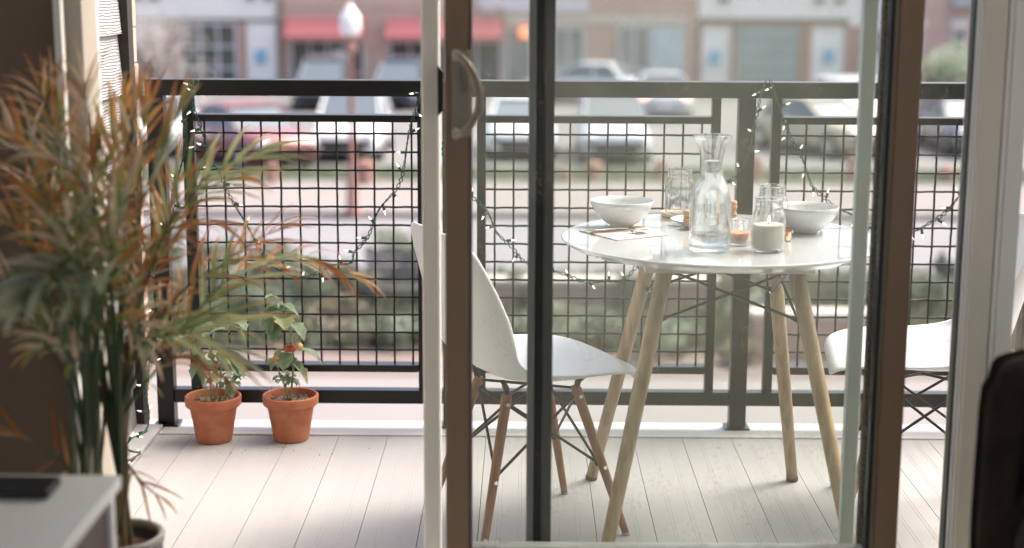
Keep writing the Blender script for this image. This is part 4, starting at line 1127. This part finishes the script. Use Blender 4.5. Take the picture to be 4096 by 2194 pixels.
tomato_pot(858, 1762, 'terracotta pot with a leafy tomato plant half behind the palm', 11,
    [[(-.005,0,.12),(-.006,0,.17),(-.012,0,.22),(-.03,0,.27),(-.06,0,.31)], [(.02,0,.12),(.024,0,.20),(.035,0,.27),(.05,0,.33),(.075,.0,.36)], [(.0,.02,.12),(.01,.02,.2),(-.02,.02,.3),(-.05,.02,.345)], [(.03,-.01,.12),(.05,-.01,.17),(.068,-.01,.21)]],
    [(.012,-.01,.236,.0125,'r'),(.03,-.012,.262,.016,'g'),(.0,0,.262,.012,'g')],
    [(.02,-.02,.20,.1,-.6,.5,.075,.026),(.03,-.02,.28,.55,-.3,-.2,.085,.028),(.05,-.02,.27,.7,-.2,-.4,.08,.02),(-.03,-.02,.25,-.4,-.5,-.4,.055,.016),
     (-.05,-.01,.32,-.8,-.2,.2,.06,.017),(-.04,0,.34,.3,-.2,.4,.07,.017),(.05,0,.34,-.7,-.2,.25,.06,.014),(.07,0,.36,.4,-.4,.3,.06,.018),(.06,0,.35,.8,.1,-.4,.06,.018),
     (.05,-.02,.16,.4,-.3,.8,.06,.015),(.06,-.01,.18,.5,.2,.6,.06,.014),(.03,-.02,.17,-.3,-.4,.7,.06,.02),(-.06,0,.31,-.5,-.4,.5,.05,.016),(.0,0,.30,-.5,-.5,.1,.07,.02)])
tomato_pot(1166, 1757, 'terracotta pot with a tall tomato plant standing clear in the opening', 23,
    [[(0,0,.12),(.006,0,.18),(.012,0,.24),(.008,0,.30),(.0,0,.36),(-.015,0,.40),(-.03,0,.425)], [(-.005,0,.12),(-.018,0,.17),(-.035,0,.215),(-.04,0,.25)], [(-.014,0,.165),(-.004,0,.20)]],
    [(.012,-.012,.285,.0125,'r'),(.028,-.006,.288,.014,'o'),(-.034,-.01,.252,.016,'o'),(-.002,-.01,.282,.0125,'r')],
    [(.01,-.015,.24,.7,-.2,-.4,.07,.019),(.02,0,.275,.95,-.1,.1,.085,.016),(-.0,-.015,.27,-.3,-.6,-.5,.05,.024),(.0,0,.29,.2,-.1,.95,.04,.009),
     (-.01,-.01,.38,.1,-.7,.1,.06,.026),(.01,-.01,.36,.5,-.3,-.2,.06,.02),(.0,0,.36,-.6,-.4,-.1,.07,.022),(-.03,0,.40,-.6,-.4,-.1,.07,.024),(-.04,0,.41,-.8,.1,-.2,.06,.02),
     (-.03,0,.43,-.4,-.3,.5,.045,.012),(-.02,0,.41,.5,-.4,.3,.05,.014),(-.05,-.01,.38,-.2,-.3,-.9,.05,.017),(-.035,0,.255,.1,-.2,.9,.03,.01),(-.03,-.01,.36,-.3,-.6,-.7,.06,.022)])

rnd = random.Random(77); m = MB()
for px, py in ((858,1800),(1166,1790)):
    for k in range(9):
        p = atz(px+rnd.gauss(0,75), py+abs(rnd.gauss(0,14)), .001); sz = rnd.uniform(.0008,.0022)
        m.ell((p.x,p.y,.001+sz*.4), (sz*rnd.uniform(.8,1.6),sz,sz*.6), 5, 4)
for k in range(14):
    p = atz(rnd.uniform(700,3300), rnd.uniform(1760,2150), .001); sz = rnd.uniform(.0006,.0014)
    m.ell((p.x,p.y,.001+sz*.4), (sz*rnd.uniform(.8,2),sz,sz*.6), 5, 4)
tag(m.build('dirt', M_soil), 'scattered crumbs of potting soil on the pale deck', 'soil crumbs', kind='stuff')
# ================================================================== strings of lights
def light_string(name_label, path, Y, nb, seed, bl=1.0, sparkle=None):
    rnd = random.Random(seed)
    P3 = []
    for q_ in path:
        yy = q_[2] if len(q_) > 2 else Y
        P3.append(aty(q_[0], q_[1], yy))
    e = empty('string_lights', P3[0].to_tuple(), name_label, 'string lights', 'fairy light strings on the railing')
    sp_ = spline(P3, 10)
    m = MB(); tw = []
    L = 0; A = []; B = []
    for i, p in enumerate(sp_):
        if i: L += (p-sp_[i-1]).length
        ph = L*170; amp = .0034 + .002*math.sin(L*31+seed)
        t_ = (sp_[min(i+1,len(sp_)-1)]-sp_[max(i-1,0)]).normalized(); s_ = t_.cross(Vector((0,1,0))).normalized()
        w_ = s_*math.sin(L*23+seed)*.004
        A.append(p + w_ + s_*math.sin(ph)*amp + Vector((0,math.cos(ph)*amp*.7,0)))
        B.append(p + w_ - s_*math.sin(ph)*amp - Vector((0,math.cos(ph)*amp*.7,0)))
    dense = lambda Q: Q
    m.tube(dense(A), .0017, 5); m.tube(dense(B), .0017, 5)
    m.build('cable', M_wire_g, e, smooth=True)
    step = L/nb
    acc = 0; nxt = step*.4; k = 0
    for i in range(1, len(sp_)):
        seg = (sp_[i]-sp_[i-1]).length
        if acc+seg >= nxt:
            p = sp_[i]; t_ = (sp_[i]-sp_[i-1]).normalized(); s_ = t_.cross(Vector((0,1,0))).normalized()
            if s_.z < 0: s_ = -s_
            an = rnd.choice([-1,1]); d = (s_*an*rnd.uniform(.5,1) + t_*rnd.uniform(-.7,.7) + Vector((0,rnd.uniform(-.8,-.1),0))).normalized()
            b_ = MB().tube([p+d*.018, p+d*.021, p+d*.026, p+d*.034], [.0022,.0026,.0019,.0003], 8).build('bulb', M_bulb, e, smooth=True)
            MB().tube([p, p+d*.004, p+d*.0198], [.0022,.0044,.0042], 8).build('socket', M_wire_g, b_, smooth=True)
            nxt += step*rnd.uniform(.85,1.15); k += 1
        acc += seg
light_string('string of lit fairy lights draped in a loop over the first mesh panel',
    [(762,318,4.60),(775,345,4.595),(783,440,4.595),(800,500),(828,590),(838,640),(880,690),(905,745),(960,860),(1010,950),(1075,1045),(1170,1105),(1230,1115),(1300,1080),(1330,1062),(1400,1048),(1412,1010),(1475,945),(1520,840),(1590,740),(1620,640),(1640,540),(1665,420,4.6),(1682,340,4.6),(1690,318,4.6)], 4.605, 24, 3)
light_string('string of lit fairy lights hanging down the balcony corner post',
    [(790,318,4.60),(770,420,4.60),(745,480,4.60),(735,600,4.60),(715,690,4.61),(700,775,4.61),(690,860,4.62),(640,980,4.55),(618,1090,4.5),(625,1180,4.5),(628,1270,4.5),(610,1330,4.5),(605,1420,4.5),(590,1530,4.45),(580,1590,4.42),(592,1660,4.4),(585,1720,4.35),(530,1755,4.2),(500,1790,4.1),(560,1812,4.0),(520,1840,3.9),(470,1880,3.8)], 4.6, 20, 9)
light_string('string of lit fairy lights sagging over the second mesh panel behind the chair',
    [(1770,560,4.6),(1775,640),(1850,760),(1900,800),(1945,850),(1985,930),(2050,985),(2100,1045),(2180,1080),(2250,1100),(2340,1125),(2420,1122),(2500,1120),(2560,1060),(2640,1010),(2760,900),(2850,760),(2945,700,4.6),(3000,600,4.6),(3020,520,4.6),(3030,440,4.6),(3040,370,4.6),(3060,322,4.6)], 4.608, 26, 14)
light_string('string of lit fairy lights hanging across the third mesh panel',
    [(3075,320,4.6),(3110,400,4.6),(3145,490),(3165,560),(3210,650),(3250,740),(3300,790),(3345,830),(3400,860),(3470,900),(3560,930),(3650,925),(3720,895),(3790,850),(3840,780),(3900,700),(3960,560)], 4.608, 20, 21)

# ================================================================== furniture of the room
tz = .547
cnr = atz(486, 1901, tz)
st = empty('side_table', (cnr.x-.45, cnr.y-.45, 0), 'white side table at the lower left in front of the palm', 'side table')
MB().box(cnr.x-.95, cnr.x, cnr.y-.95, cnr.y, tz-.022, tz).build('table_top', mat('white_lacquer', (.82,.85,.83), .35, var=.02), st, bevel=.002)
MB().box(cnr.x-.93, cnr.x-.018, cnr.y-.93, cnr.y-.022, tz-.30, tz-.0225).build('side_panel', mat('shaded_side_brown', (.10,.065,.05), .5), st)  # shade on the side face is put into this dark brown
for x, y in ((cnr.x-.021,cnr.y-.021),(cnr.x-.93,cnr.y-.021),(cnr.x-.021,cnr.y-.93),(cnr.x-.93,cnr.y-.93)):
    MB().box(x-.010, x+.010, y-.010, y+.012, -.05, tz-.023).build('leg', mat('white_lacquer', (.82,.85,.83)), st)
a = atz(232, 1935, tz+.01)
rc = empty('remote_control', (a.x-.15, a.y-.02, tz), 'flat black remote control lying on the white side table', 'remote control')
MB().box(a.x-.36, a.x, a.y-.055, a.y+.02, tz+.001, tz+.017).build('body', mat('black_plastic', (.012,.012,.011), .4), rc, bevel=.004)
m = MB()
for k in range(10):
    for j in range(3): m.tube([(a.x-.05-k*.026, a.y-.042+j*.022, tz+.017),(a.x-.05-k*.026, a.y-.042+j*.022, tz+.0185)], .005, 10)
m.build('buttons', mat('dark_button', (.05,.05,.05), .6), rc)
rc.rotation_euler = (0,0,0)

# armchair at the right edge
YA = 2.62
ol = [(4420,1395),(4300,1388),(4180,1392),(4100,1402),(4040,1415),(3995,1432),(3968,1462),(3950,1520),(3925,1560),(3912,1650),(3903,1780),(3893,1900),(3886,2000),(3878,2120),(3872,2300),(3866,2600),(3990,2600),(4010,2350),(4024,2180),(4050,2090),(4095,2020),(4180,1970),(4420,1950)]
cu = [(3980,2600),(3998,2350),(4010,2180),(4036,2080),(4085,2005),(4180,1955),(4420,1930),(4420,2600)]
ol = [(aty(px+62,py+45,YA).x, aty(px+62,py+45,YA).z) for px,py in ol]
ac = empty('armchair', (1.1, YA, 0), 'dark brown upholstered armchair cut off by the right edge', 'armchair')
M_uph = mat('dark_brown_velvet', (.028,.022,.015), .95, var=.3, scale=12, bump=.4, bscale=200, spec=.1)
def rounded(poly, ax, a, b, r):
    cx = sum(p[0] for p in poly)/len(poly); 
    m = MB(); n = len(poly)
    def off(d):
        out_ = []
        for i in range(n):
            p, q_, s_ = Vector(poly[i-1]), Vector(poly[i]), Vector(poly[(i+1)%n])
            t_ = (s_-p).normalized(); nn_ = Vector((-t_.y, t_.x)); out_.append(q_ + nn_*d)
        return out_
    rings = []
    for k in range(5):
        th = math.pi/2*k/4; rings.append([(v.x, a+r-r*math.sin(th), v.y) for v in off(r*(1-math.cos(th))*-1*SG)][:] if False else [(v.x, a+r*(1-math.sin(th)), v.y) for v in off(-SG*r*(1-math.cos(math.pi/2-th)) if False else SG*r*(1-math.sin(th)) )])
    rings = []
    for k in range(5):
        th = math.pi/2*k/4
        rings.append([(v.x, a + r*(1-math.sin(th)), v.y) for v in off(SG*r*(1-math.cos(math.pi/2-th)))])
    for k in range(5):
        th = math.pi/2*(4-k)/4
        rings.append([(v.x, b - r*(1-math.sin(th)), v.y) for v in off(SG*r*(1-math.cos(math.pi/2-th)))])
    m.loft(rings); return m
SG = 1
area = sum(ol[i-1][0]*ol[i][1]-ol[i][0]*ol[i-1][1] for i in range(len(ol)))
SG = 1 if area > 0 else -1
def rprism(poly, a, b, r):
    n = len(poly); m = MB(); rings = []
    def off(d):
        o_ = []
        for i in range(n):
            t_ = (Vector(poly[(i+1)%n])-Vector(poly[i-1])).normalized(); o_.append(Vector(poly[i]) + Vector((-t_.y,t_.x))*d*SG)
        return o_
    for k in range(5):
        th = math.pi/2*k/4; rings.append([(v.x, a + r*(1-math.sin(th)), v.y) for v in off(r*(1-math.cos(th))*.9)])
    for k in range(5):
        th = math.pi/2*(4-k)/4; rings.append([(v.x, b - r*(1-math.sin(th)), v.y) for v in off(r*(1-math.cos(th))*.9)])
    return m.loft(rings)
rprism(ol, YA-.0, YA+.14, .055).build('back', M_uph, ac, smooth=True)
MB().prism([(aty(a_+62,b_+45,YA).x, aty(a_+62,b_+45,YA).z) for a_,b_ in cu], 1, YA+.05, YA+.11).build('inner_panel', mat('brown_weave', (.085,.062,.045), .9, var=.15, scale=60, bump=.5, bscale=300), ac)
MB().box(ol[0][0]-.38, ol[0][0]+.5, YA-.55, YA-.01, .12, .16).build('seat', M_uph, ac, bevel=.04)
for sx in (0, 1): MB().box(ol[0][0]+.52 if sx else ol[0][0]+.35, ol[0][0]+.62 if sx else ol[0][0]+.349+.02, YA-.5, YA-.02, .10, .55).build('arm', M_uph, ac, bevel=.02) if sx else None
for x in (ol[0][0]-.30, ol[0][0]+.42): MB().box(x, x+.04, YA-.5, YA-.46, -.05, .12).build('leg', M_oakd, ac)

# ================================================================== the palms
def leaflet(mb, base, d, up, L, Wd, droop, cols, rnd, tipf, twist=.0):
    d = Vector(d).normalized(); side = d.cross(Vector(up))
    side = side.normalized() if side.length > 1e-4 else Vector((1,0,0))
    side = (Matrix.Rotation(twist, 3, d) @ side)
    n = 7; p = Vector(base); vs = []; cs = []
    c0, c1, c2 = cols
    bend = Vector((rnd.uniform(-.2,.2), rnd.uniform(-.2,.2), -1))
    for i in range(n+1):
        t = i/n; w = Wd*min(1, t*4+.25)*(1-t**2.2)*.5 + .0006
        nrm = side.cross(d).normalized()
        vs += [p-side*w+nrm*w*.35, p, p+side*w+nrm*w*.35]
        if t < tipf: c = tuple(a*(1-t/tipf)+b*(t/tipf) for a, b in zip(c0,c1))
        else: u = (t-tipf)/max(1e-3,1-tipf); c = tuple(a*(1-u)+b*u for a, b in zip(c1,c2))
        j = rnd.uniform(.85,1.15); cs += [tuple(x*j for x in c)]*3
        p = p + d*(L/n); d = (d + bend*droop*(.4+t)/n).normalized()
    fs = []
    for i in range(n): a = i*3; fs += [(a,a+1,a+4,a+3),(a+1,a+2,a+5,a+4)]
    o = len(mb.v); mb.add(vs, fs); mb.c[o:] = cs
PAL = {'g': ((.17,.25,.10),(.26,.34,.12),(.55,.30,.09)), 'd': ((.05,.08,.05),(.09,.13,.07),(.26,.19,.09)), 'o': ((.24,.27,.10),(.56,.30,.10),(.40,.16,.06)),
       'b': ((.34,.22,.10),(.42,.17,.06),(.24,.08,.04)), 'p': ((.46,.52,.26),(.56,.58,.30),(.60,.34,.12)), 's': ((.30,.36,.24),(.42,.45,.32),(.56,.42,.24)), 'w': ((.58,.48,.34),(.68,.54,.38),(.70,.46,.26))}
def frond(parent, path, pal, n, L, Wd, seed, start=.35, droop=.9, spread=55, stemr=.0042, tip=.55):
    rnd = random.Random(seed)
    P3 = [aty(a_, b_, y_) for a_, b_, y_ in path]
    sp_ = spline(P3, 9); N_ = len(sp_)
    m = MB(); m.cc = (.1,.15,.06)
    st_c = (.10,.16,.08) if pal[0] not in 'b' else (.20,.13,.06)
    m.cc = st_c
    m.tube(sp_, [stemr*(1-.82*i/N_) for i in range(N_)], 6)
    n = int(n*.74)
    for k in range(n):
        t = start + (1-start)*(k+rnd.uniform(-.3,.3))/n; t = min(max(t,0),.995)
        i = int(t*(N_-1)); p = sp_[i].lerp(sp_[min(i+1,N_-1)], t*(N_-1)-i)
        tg = (sp_[min(i+1,N_-1)]-sp_[max(i-1,0)]).normalized()
        up = Vector((0,-.45,1)); sd_v = tg.cross(up); sd_v = sd_v.normalized() if sd_v.length > .05 else Vector((1,0,0))
        u = (t-start)/(1-start)
        ln = L*(.55+.75*math.sin(math.pi*min(1,u*.85+.15)))*rnd.uniform(.8,1.15)
        for s in (-1,1):
            if rnd.random() < .16: continue
            an = R(spread*(1-.45*u)+rnd.uniform(-14,14))
            d = tg*math.cos(an) + sd_v*s*math.sin(an) + Vector((0,rnd.uniform(-.25,.25),rnd.uniform(-.05,.25)))
            cp_ = PAL[rnd.choice(pal)]
            leaflet(m, p, d, (0,rnd.uniform(-.9,-.2),1), ln*1.08, Wd*.8*rnd.uniform(.75,1.2), droop*rnd.uniform(.5,1.5), cp_, rnd, min(.95,max(.15,tip+rnd.uniform(-.3,.3))), rnd.uniform(-.5,.5))
    # end leaflet
    leaflet(m, sp_[-1], (sp_[-1]-sp_[-3]).normalized(), (0,-.4,1), L*.8, Wd, droop, PAL[rnd.choice(pal)], rnd, tip)
    o = m.build('frond', M_leaf, parent, smooth=True)
    return o
pc = aty(468, 2145, 2.86)
palm = empty('potted_palm', (pc.x, pc.y, 0), 'large potted palm with browning orange tipped fronds behind the side table', 'potted plant')
pr = .088; pz = atz(470,2135,.30).z
MB().lathe([(.001,-.05),(.066,-.05),(.07,-.04),(pr,.289),(pr-.008,.289),(pr-.012,.268),(.001,.268)], (pc.x,pc.y,0), 40).build('pot', mat('dark_glazed_pot', (.07,.06,.055), .3, var=.1), palm, smooth=True)
MB().lathe([(pr-.009,.2895),(pr+.003,.2895),(pr+.004,.303),(pr-.001,.306),(pr-.008,.303)], (pc.x,pc.y,0), 40, closed=True).build('rim', mat('pale_rim', (.33,.31,.28), .4, var=.04), palm, smooth=True)
MB().lathe([(.001,.278),(.05,.277),(pr-.014,.272),(pr-.014,.2685)], (pc.x,pc.y,0), 30).build('soil', mat('dark_soil', (.028,.016,.013), .95, c2=(.12,.05,.035), scale=40, bump=1), palm)
# clustered canes
rnd = random.Random(4)
m = MB()
for i in range(5):
    b0 = Vector((pc.x+rnd.uniform(-.025,.03), pc.y+rnd.uniform(-.03,.03), .26))
    t1 = aty(rnd.uniform(465,510), 1960, 2.84); t2 = aty(rnd.uniform(430,500), 1500, 2.84)
    m.tube(spline([b0,t1,t2],6), [.0068-.0003*k for k in range(13)], 7)
m.build('cane', mat('palm_cane', (.17,.17,.08), .6, var=.5, scale=18, c2=(.30,.17,.08)), palm, smooth=True)
A = (485, 1950, 2.84); A2 = (470, 1700, 2.84)
F = [  # right hand side, arching out through the opening
 ([A,(520,1500,2.84),(700,1200,2.88),(900,1060,2.95),(1180,1020,3.05),(1430,1110,3.1)], 'oob', 22, .115, .0085, .30, 1.5, 50, .5),
 ([A2,(560,1480,2.8),(720,1330,2.82),(900,1130,2.9),(1100,1050,2.98)], 'gpo', 16, .12, .011, .30, .9, 45, .6),
 ([A2,(560,1200,2.84),(700,850,2.86),(860,690,2.9),(1080,600,2.95)], 'pgp', 17, .12, .010, .35, .6, 45, .7),
 ([A,(540,1250,2.9),(640,950,2.92),(820,760,2.95),(1010,690,3.0)], 'bog', 17, .10, .009, .40, 1.4, 50, .3),
 ([A,(520,1300,2.85),(600,1000,2.85),(780,880,2.9),(960,920,2.95)], 'bob', 17, .10, .007, .35, 1.3, 50, .3),
 ([A2,(500,1250,2.8),(560,850,2.78),(640,620,2.76),(730,420,2.74)], 'gso', 16, .105, .013, .35, .2, 32, .6),
 ([A,(480,1200,2.9),(520,800,2.9),(560,560,2.9),(600,430,2.9)], 'obo', 16, .10, .012, .35, .7, 38, .3),
 ([A,(450,1300,2.95),(430,900,2.95),(460,600,2.95),(500,420,2.95)], 'goo', 16, .10, .012, .35, .6, 38, .4),
 ([A2,(540,1420,2.75),(640,1350,2.7),(780,1340,2.68),(900,1400,2.66)], 'gps', 11, .14, .013, .30, .6, 35, .7),
 ([A2,(560,1560,2.8),(660,1450,2.8),(740,1420,2.8),(800,1480,2.8)], 'obg', 11, .10, .009, .30, 1.3, 45, .4),
 ([A,(500,1500,2.8),(560,1200,2.75),(620,1050,2.7),(700,960,2.7)], 'bgo', 15, .10, .010, .35, 1.1, 50, .4),
 # centre, dense
 ([A,(430,1400,2.8),(380,1000,2.78),(370,750,2.76),(400,560,2.74)], 'goo', 18, .10, .013, .35, .8, 42, .4),
 ([A,(460,1400,2.7),(440,1100,2.65),(470,900,2.62),(540,720,2.6)], 'gsw', 16, .10, .012, .35, 1.0, 50, .5),
 ([A2,(420,1350,2.7),(350,1150,2.6),(300,1000,2.55),(280,880,2.5)], 'sgw', 14, .11, .013, .35, 1.2, 50, .8),
 ([A,(470,1500,2.9),(500,1300,2.9),(540,1150,2.92),(600,1060,2.94)], 'wbs', 16, .085, .010, .30, 1.6, 55, .4),
 ([A,(450,1450,2.75),(410,1250,2.7),(400,1150,2.7),(440,1050,2.7)], 'sgo', 15, .10, .014, .30, 1.3, 50, .6),
 ([A,(420,1500,2.8),(340,1200,2.78),(260,900,2.75),(230,650,2.72),(250,450,2.7)], 'goo', 18, .10, .012, .38, .7, 45, .4),
 ([A,(400,1450,2.85),(300,1100,2.85),(190,800,2.85),(100,600,2.85),(20,520,2.85)], 'bws', 18, .11, .011, .35, 1.1, 45, .4),
 ([A,(400,1500,2.8),(260,1250,2.78),(130,1000,2.75),(40,880,2.72),(-60,840,2.7)], 'bog', 17, .10, .011, .35, 1.2, 45, .4),
 ([A,(380,1500,2.8),(240,1350,2.78),(100,1230,2.75),(-20,1180,2.7)], 'gsb', 15, .10, .012, .35, 1.2, 45, .5),
 # thin dry fronds, tan and rusty, rising through the middle
 ([A,(440,1300,2.9),(330,900,2.9),(260,620,2.88),(190,440,2.86),(165,370,2.86)], 'owo', 22, .10, .0055, .40, .9, 48, .3),
 ([A,(430,1250,2.85),(380,800,2.82),(360,600,2.8),(350,430,2.78),(335,320,2.78)], 'wob', 22, .09, .005, .40, 1.1, 50, .3),
 ([A,(480,1200,2.8),(470,850,2.78),(520,560,2.76),(560,380,2.75)], 'oow', 20, .095, .008, .35, .8, 45, .3),
 ([A,(470,1400,2.7),(420,1000,2.68),(340,760,2.66),(240,640,2.64),(120,600,2.62)], 'wsw', 18, .09, .0055, .35, 1.4, 50, .4),
 ([A,(480,1400,2.75),(500,1050,2.72),(470,820,2.7),(420,640,2.7)], 'obw', 18, .085, .008, .30, 1.2, 55, .3),
 ([A,(500,1400,2.9),(600,1100,2.92),(660,900,2.95),(700,700,2.97)], 'bow', 18, .09, .007, .35, 1.2, 50, .3),
 ([A,(460,1350,2.9),(340,1050,2.9),(220,860,2.9),(90,730,2.9)], 'oww', 18, .09, .0055, .40, 1.3, 45, .3),
 ([A2,(520,1500,2.75),(560,1250,2.72),(520,1100,2.7),(450,1000,2.7)], 'wbs', 15, .08, .008, .30, 1.5, 55, .4),
 ([A,(560,1350,2.95),(760,1180,2.98),(960,1000,3.02),(1150,900,3.06)], 'bob', 18, .10, .006, .35, 1.6, 48, .2),
 ([A,(500,1850,2.86),(540,1900,2.86),(600,1960,2.86),(640,1990,2.86)], 'bo', 7, .06, .006, .30, .8, 40, .3),
]
for i, (path, pal, n, L, w_, s0_, dr, spd, tp) in enumerate(F):
    frond(palm, path, list(pal), n, L, w_, 100+i, s0_, dr, spd, tip=tp)
# second clump, its pot hidden behind the side table
pc2 = aty(335, 2300, 2.86)
palm2 = empty('potted_palm', (pc2.x, pc2.y, 0), 'second palm of many upright green stalks at the far left', 'potted plant')
MB().lathe([(.001,-.05),(.08,-.05),(.10,.18),(.103,.19),(.095,.192),(.088,.17),(.001,.17)], (pc2.x,pc2.y,0), 36).build('pot', mat('pale_glazed_pot', (.52,.53,.54), .3, var=.04), palm2, smooth=True)
m = MB(); rnd = random.Random(12)
for i in range(13):
    b0 = Vector((pc2.x+rnd.uniform(-.05,.05), pc2.y+rnd.uniform(-.05,.05), .16))
    mx_ = rnd.uniform(290,440); t1 = aty(mx_, 1750, 2.84+rnd.uniform(-.05,.05)); t2 = aty(mx_+(mx_-370)*.55+rnd.uniform(-25,25), rnd.uniform(1150,1400), 2.82+rnd.uniform(-.08,.08))
    m.tube(spline([b0,t1,t2],6), [.0058-.0003*k for k in range(13)], 6)
m.build('stalk', mat('dark_green_stalk', (.15,.19,.11), .5, var=.5, scale=14), palm2, smooth=True)
B = (350, 1850, 2.84)
G = [
 ([B,(330,1500,2.8),(250,1150,2.75),(200,900,2.7),(170,720,2.66)], 'oog', 18, .09, .011, .45, .9, 45, .5),
 ([B,(300,1600,2.75),(170,1350,2.7),(60,1200,2.66),(-40,1100,2.62)], 'wgs', 16, .09, .011, .45, .9, 45, .6),
 ([B,(360,1500,2.7),(330,1200,2.6),(260,1080,2.5),(180,1100,2.42),(110,1180,2.36)], 'dds', 11, .12, .024, .50, .7, 30, .85),
 ([B,(380,1500,2.7),(400,1250,2.6),(350,1120,2.5),(330,1180,2.45)], 'dsd', 10, .12, .024, .50, .9, 30, .85),
 ([B,(390,1550,2.75),(400,1300,2.7),(420,1150,2.68),(470,1080,2.66)], 'gos', 14, .09, .013, .45, 1.2, 50, .5),
 ([B,(370,1500,2.75),(380,1200,2.72),(330,950,2.7),(320,800,2.68)], 'gso', 16, .09, .012, .45, .8, 45, .5),
 ([B,(340,1560,2.65),(280,1420,2.6),(220,1380,2.55),(160,1400,2.5)], 'sgw', 12, .08, .012, .40, 1.3, 50, .6),
 ([B,(300,1500,2.9),(200,1200,2.9),(150,950,2.9),(100,720,2.9)], 'ddb', 17, .085, .006, .40, .4, 40, .9),
 ([(420,1960,2.7),(300,1900,2.7),(230,1830,2.68),(120,1760,2.66),(20,1720,2.64)], 'obo', 6, .10, .008, .35, -.3, 60, .3),
 ([B,(420,1500,2.8),(470,1350,2.78),(540,1300,2.76),(600,1400,2.74)], 'wsb', 12, .08, .011, .40, 1.5, 50, .4),
]
for i, (path, pal, n, L, w_, s0_, dr, spd, tp) in enumerate(G):
    frond(palm2, path, list(pal), n, L, w_, 300+i, s0_, dr, spd, tip=tp)
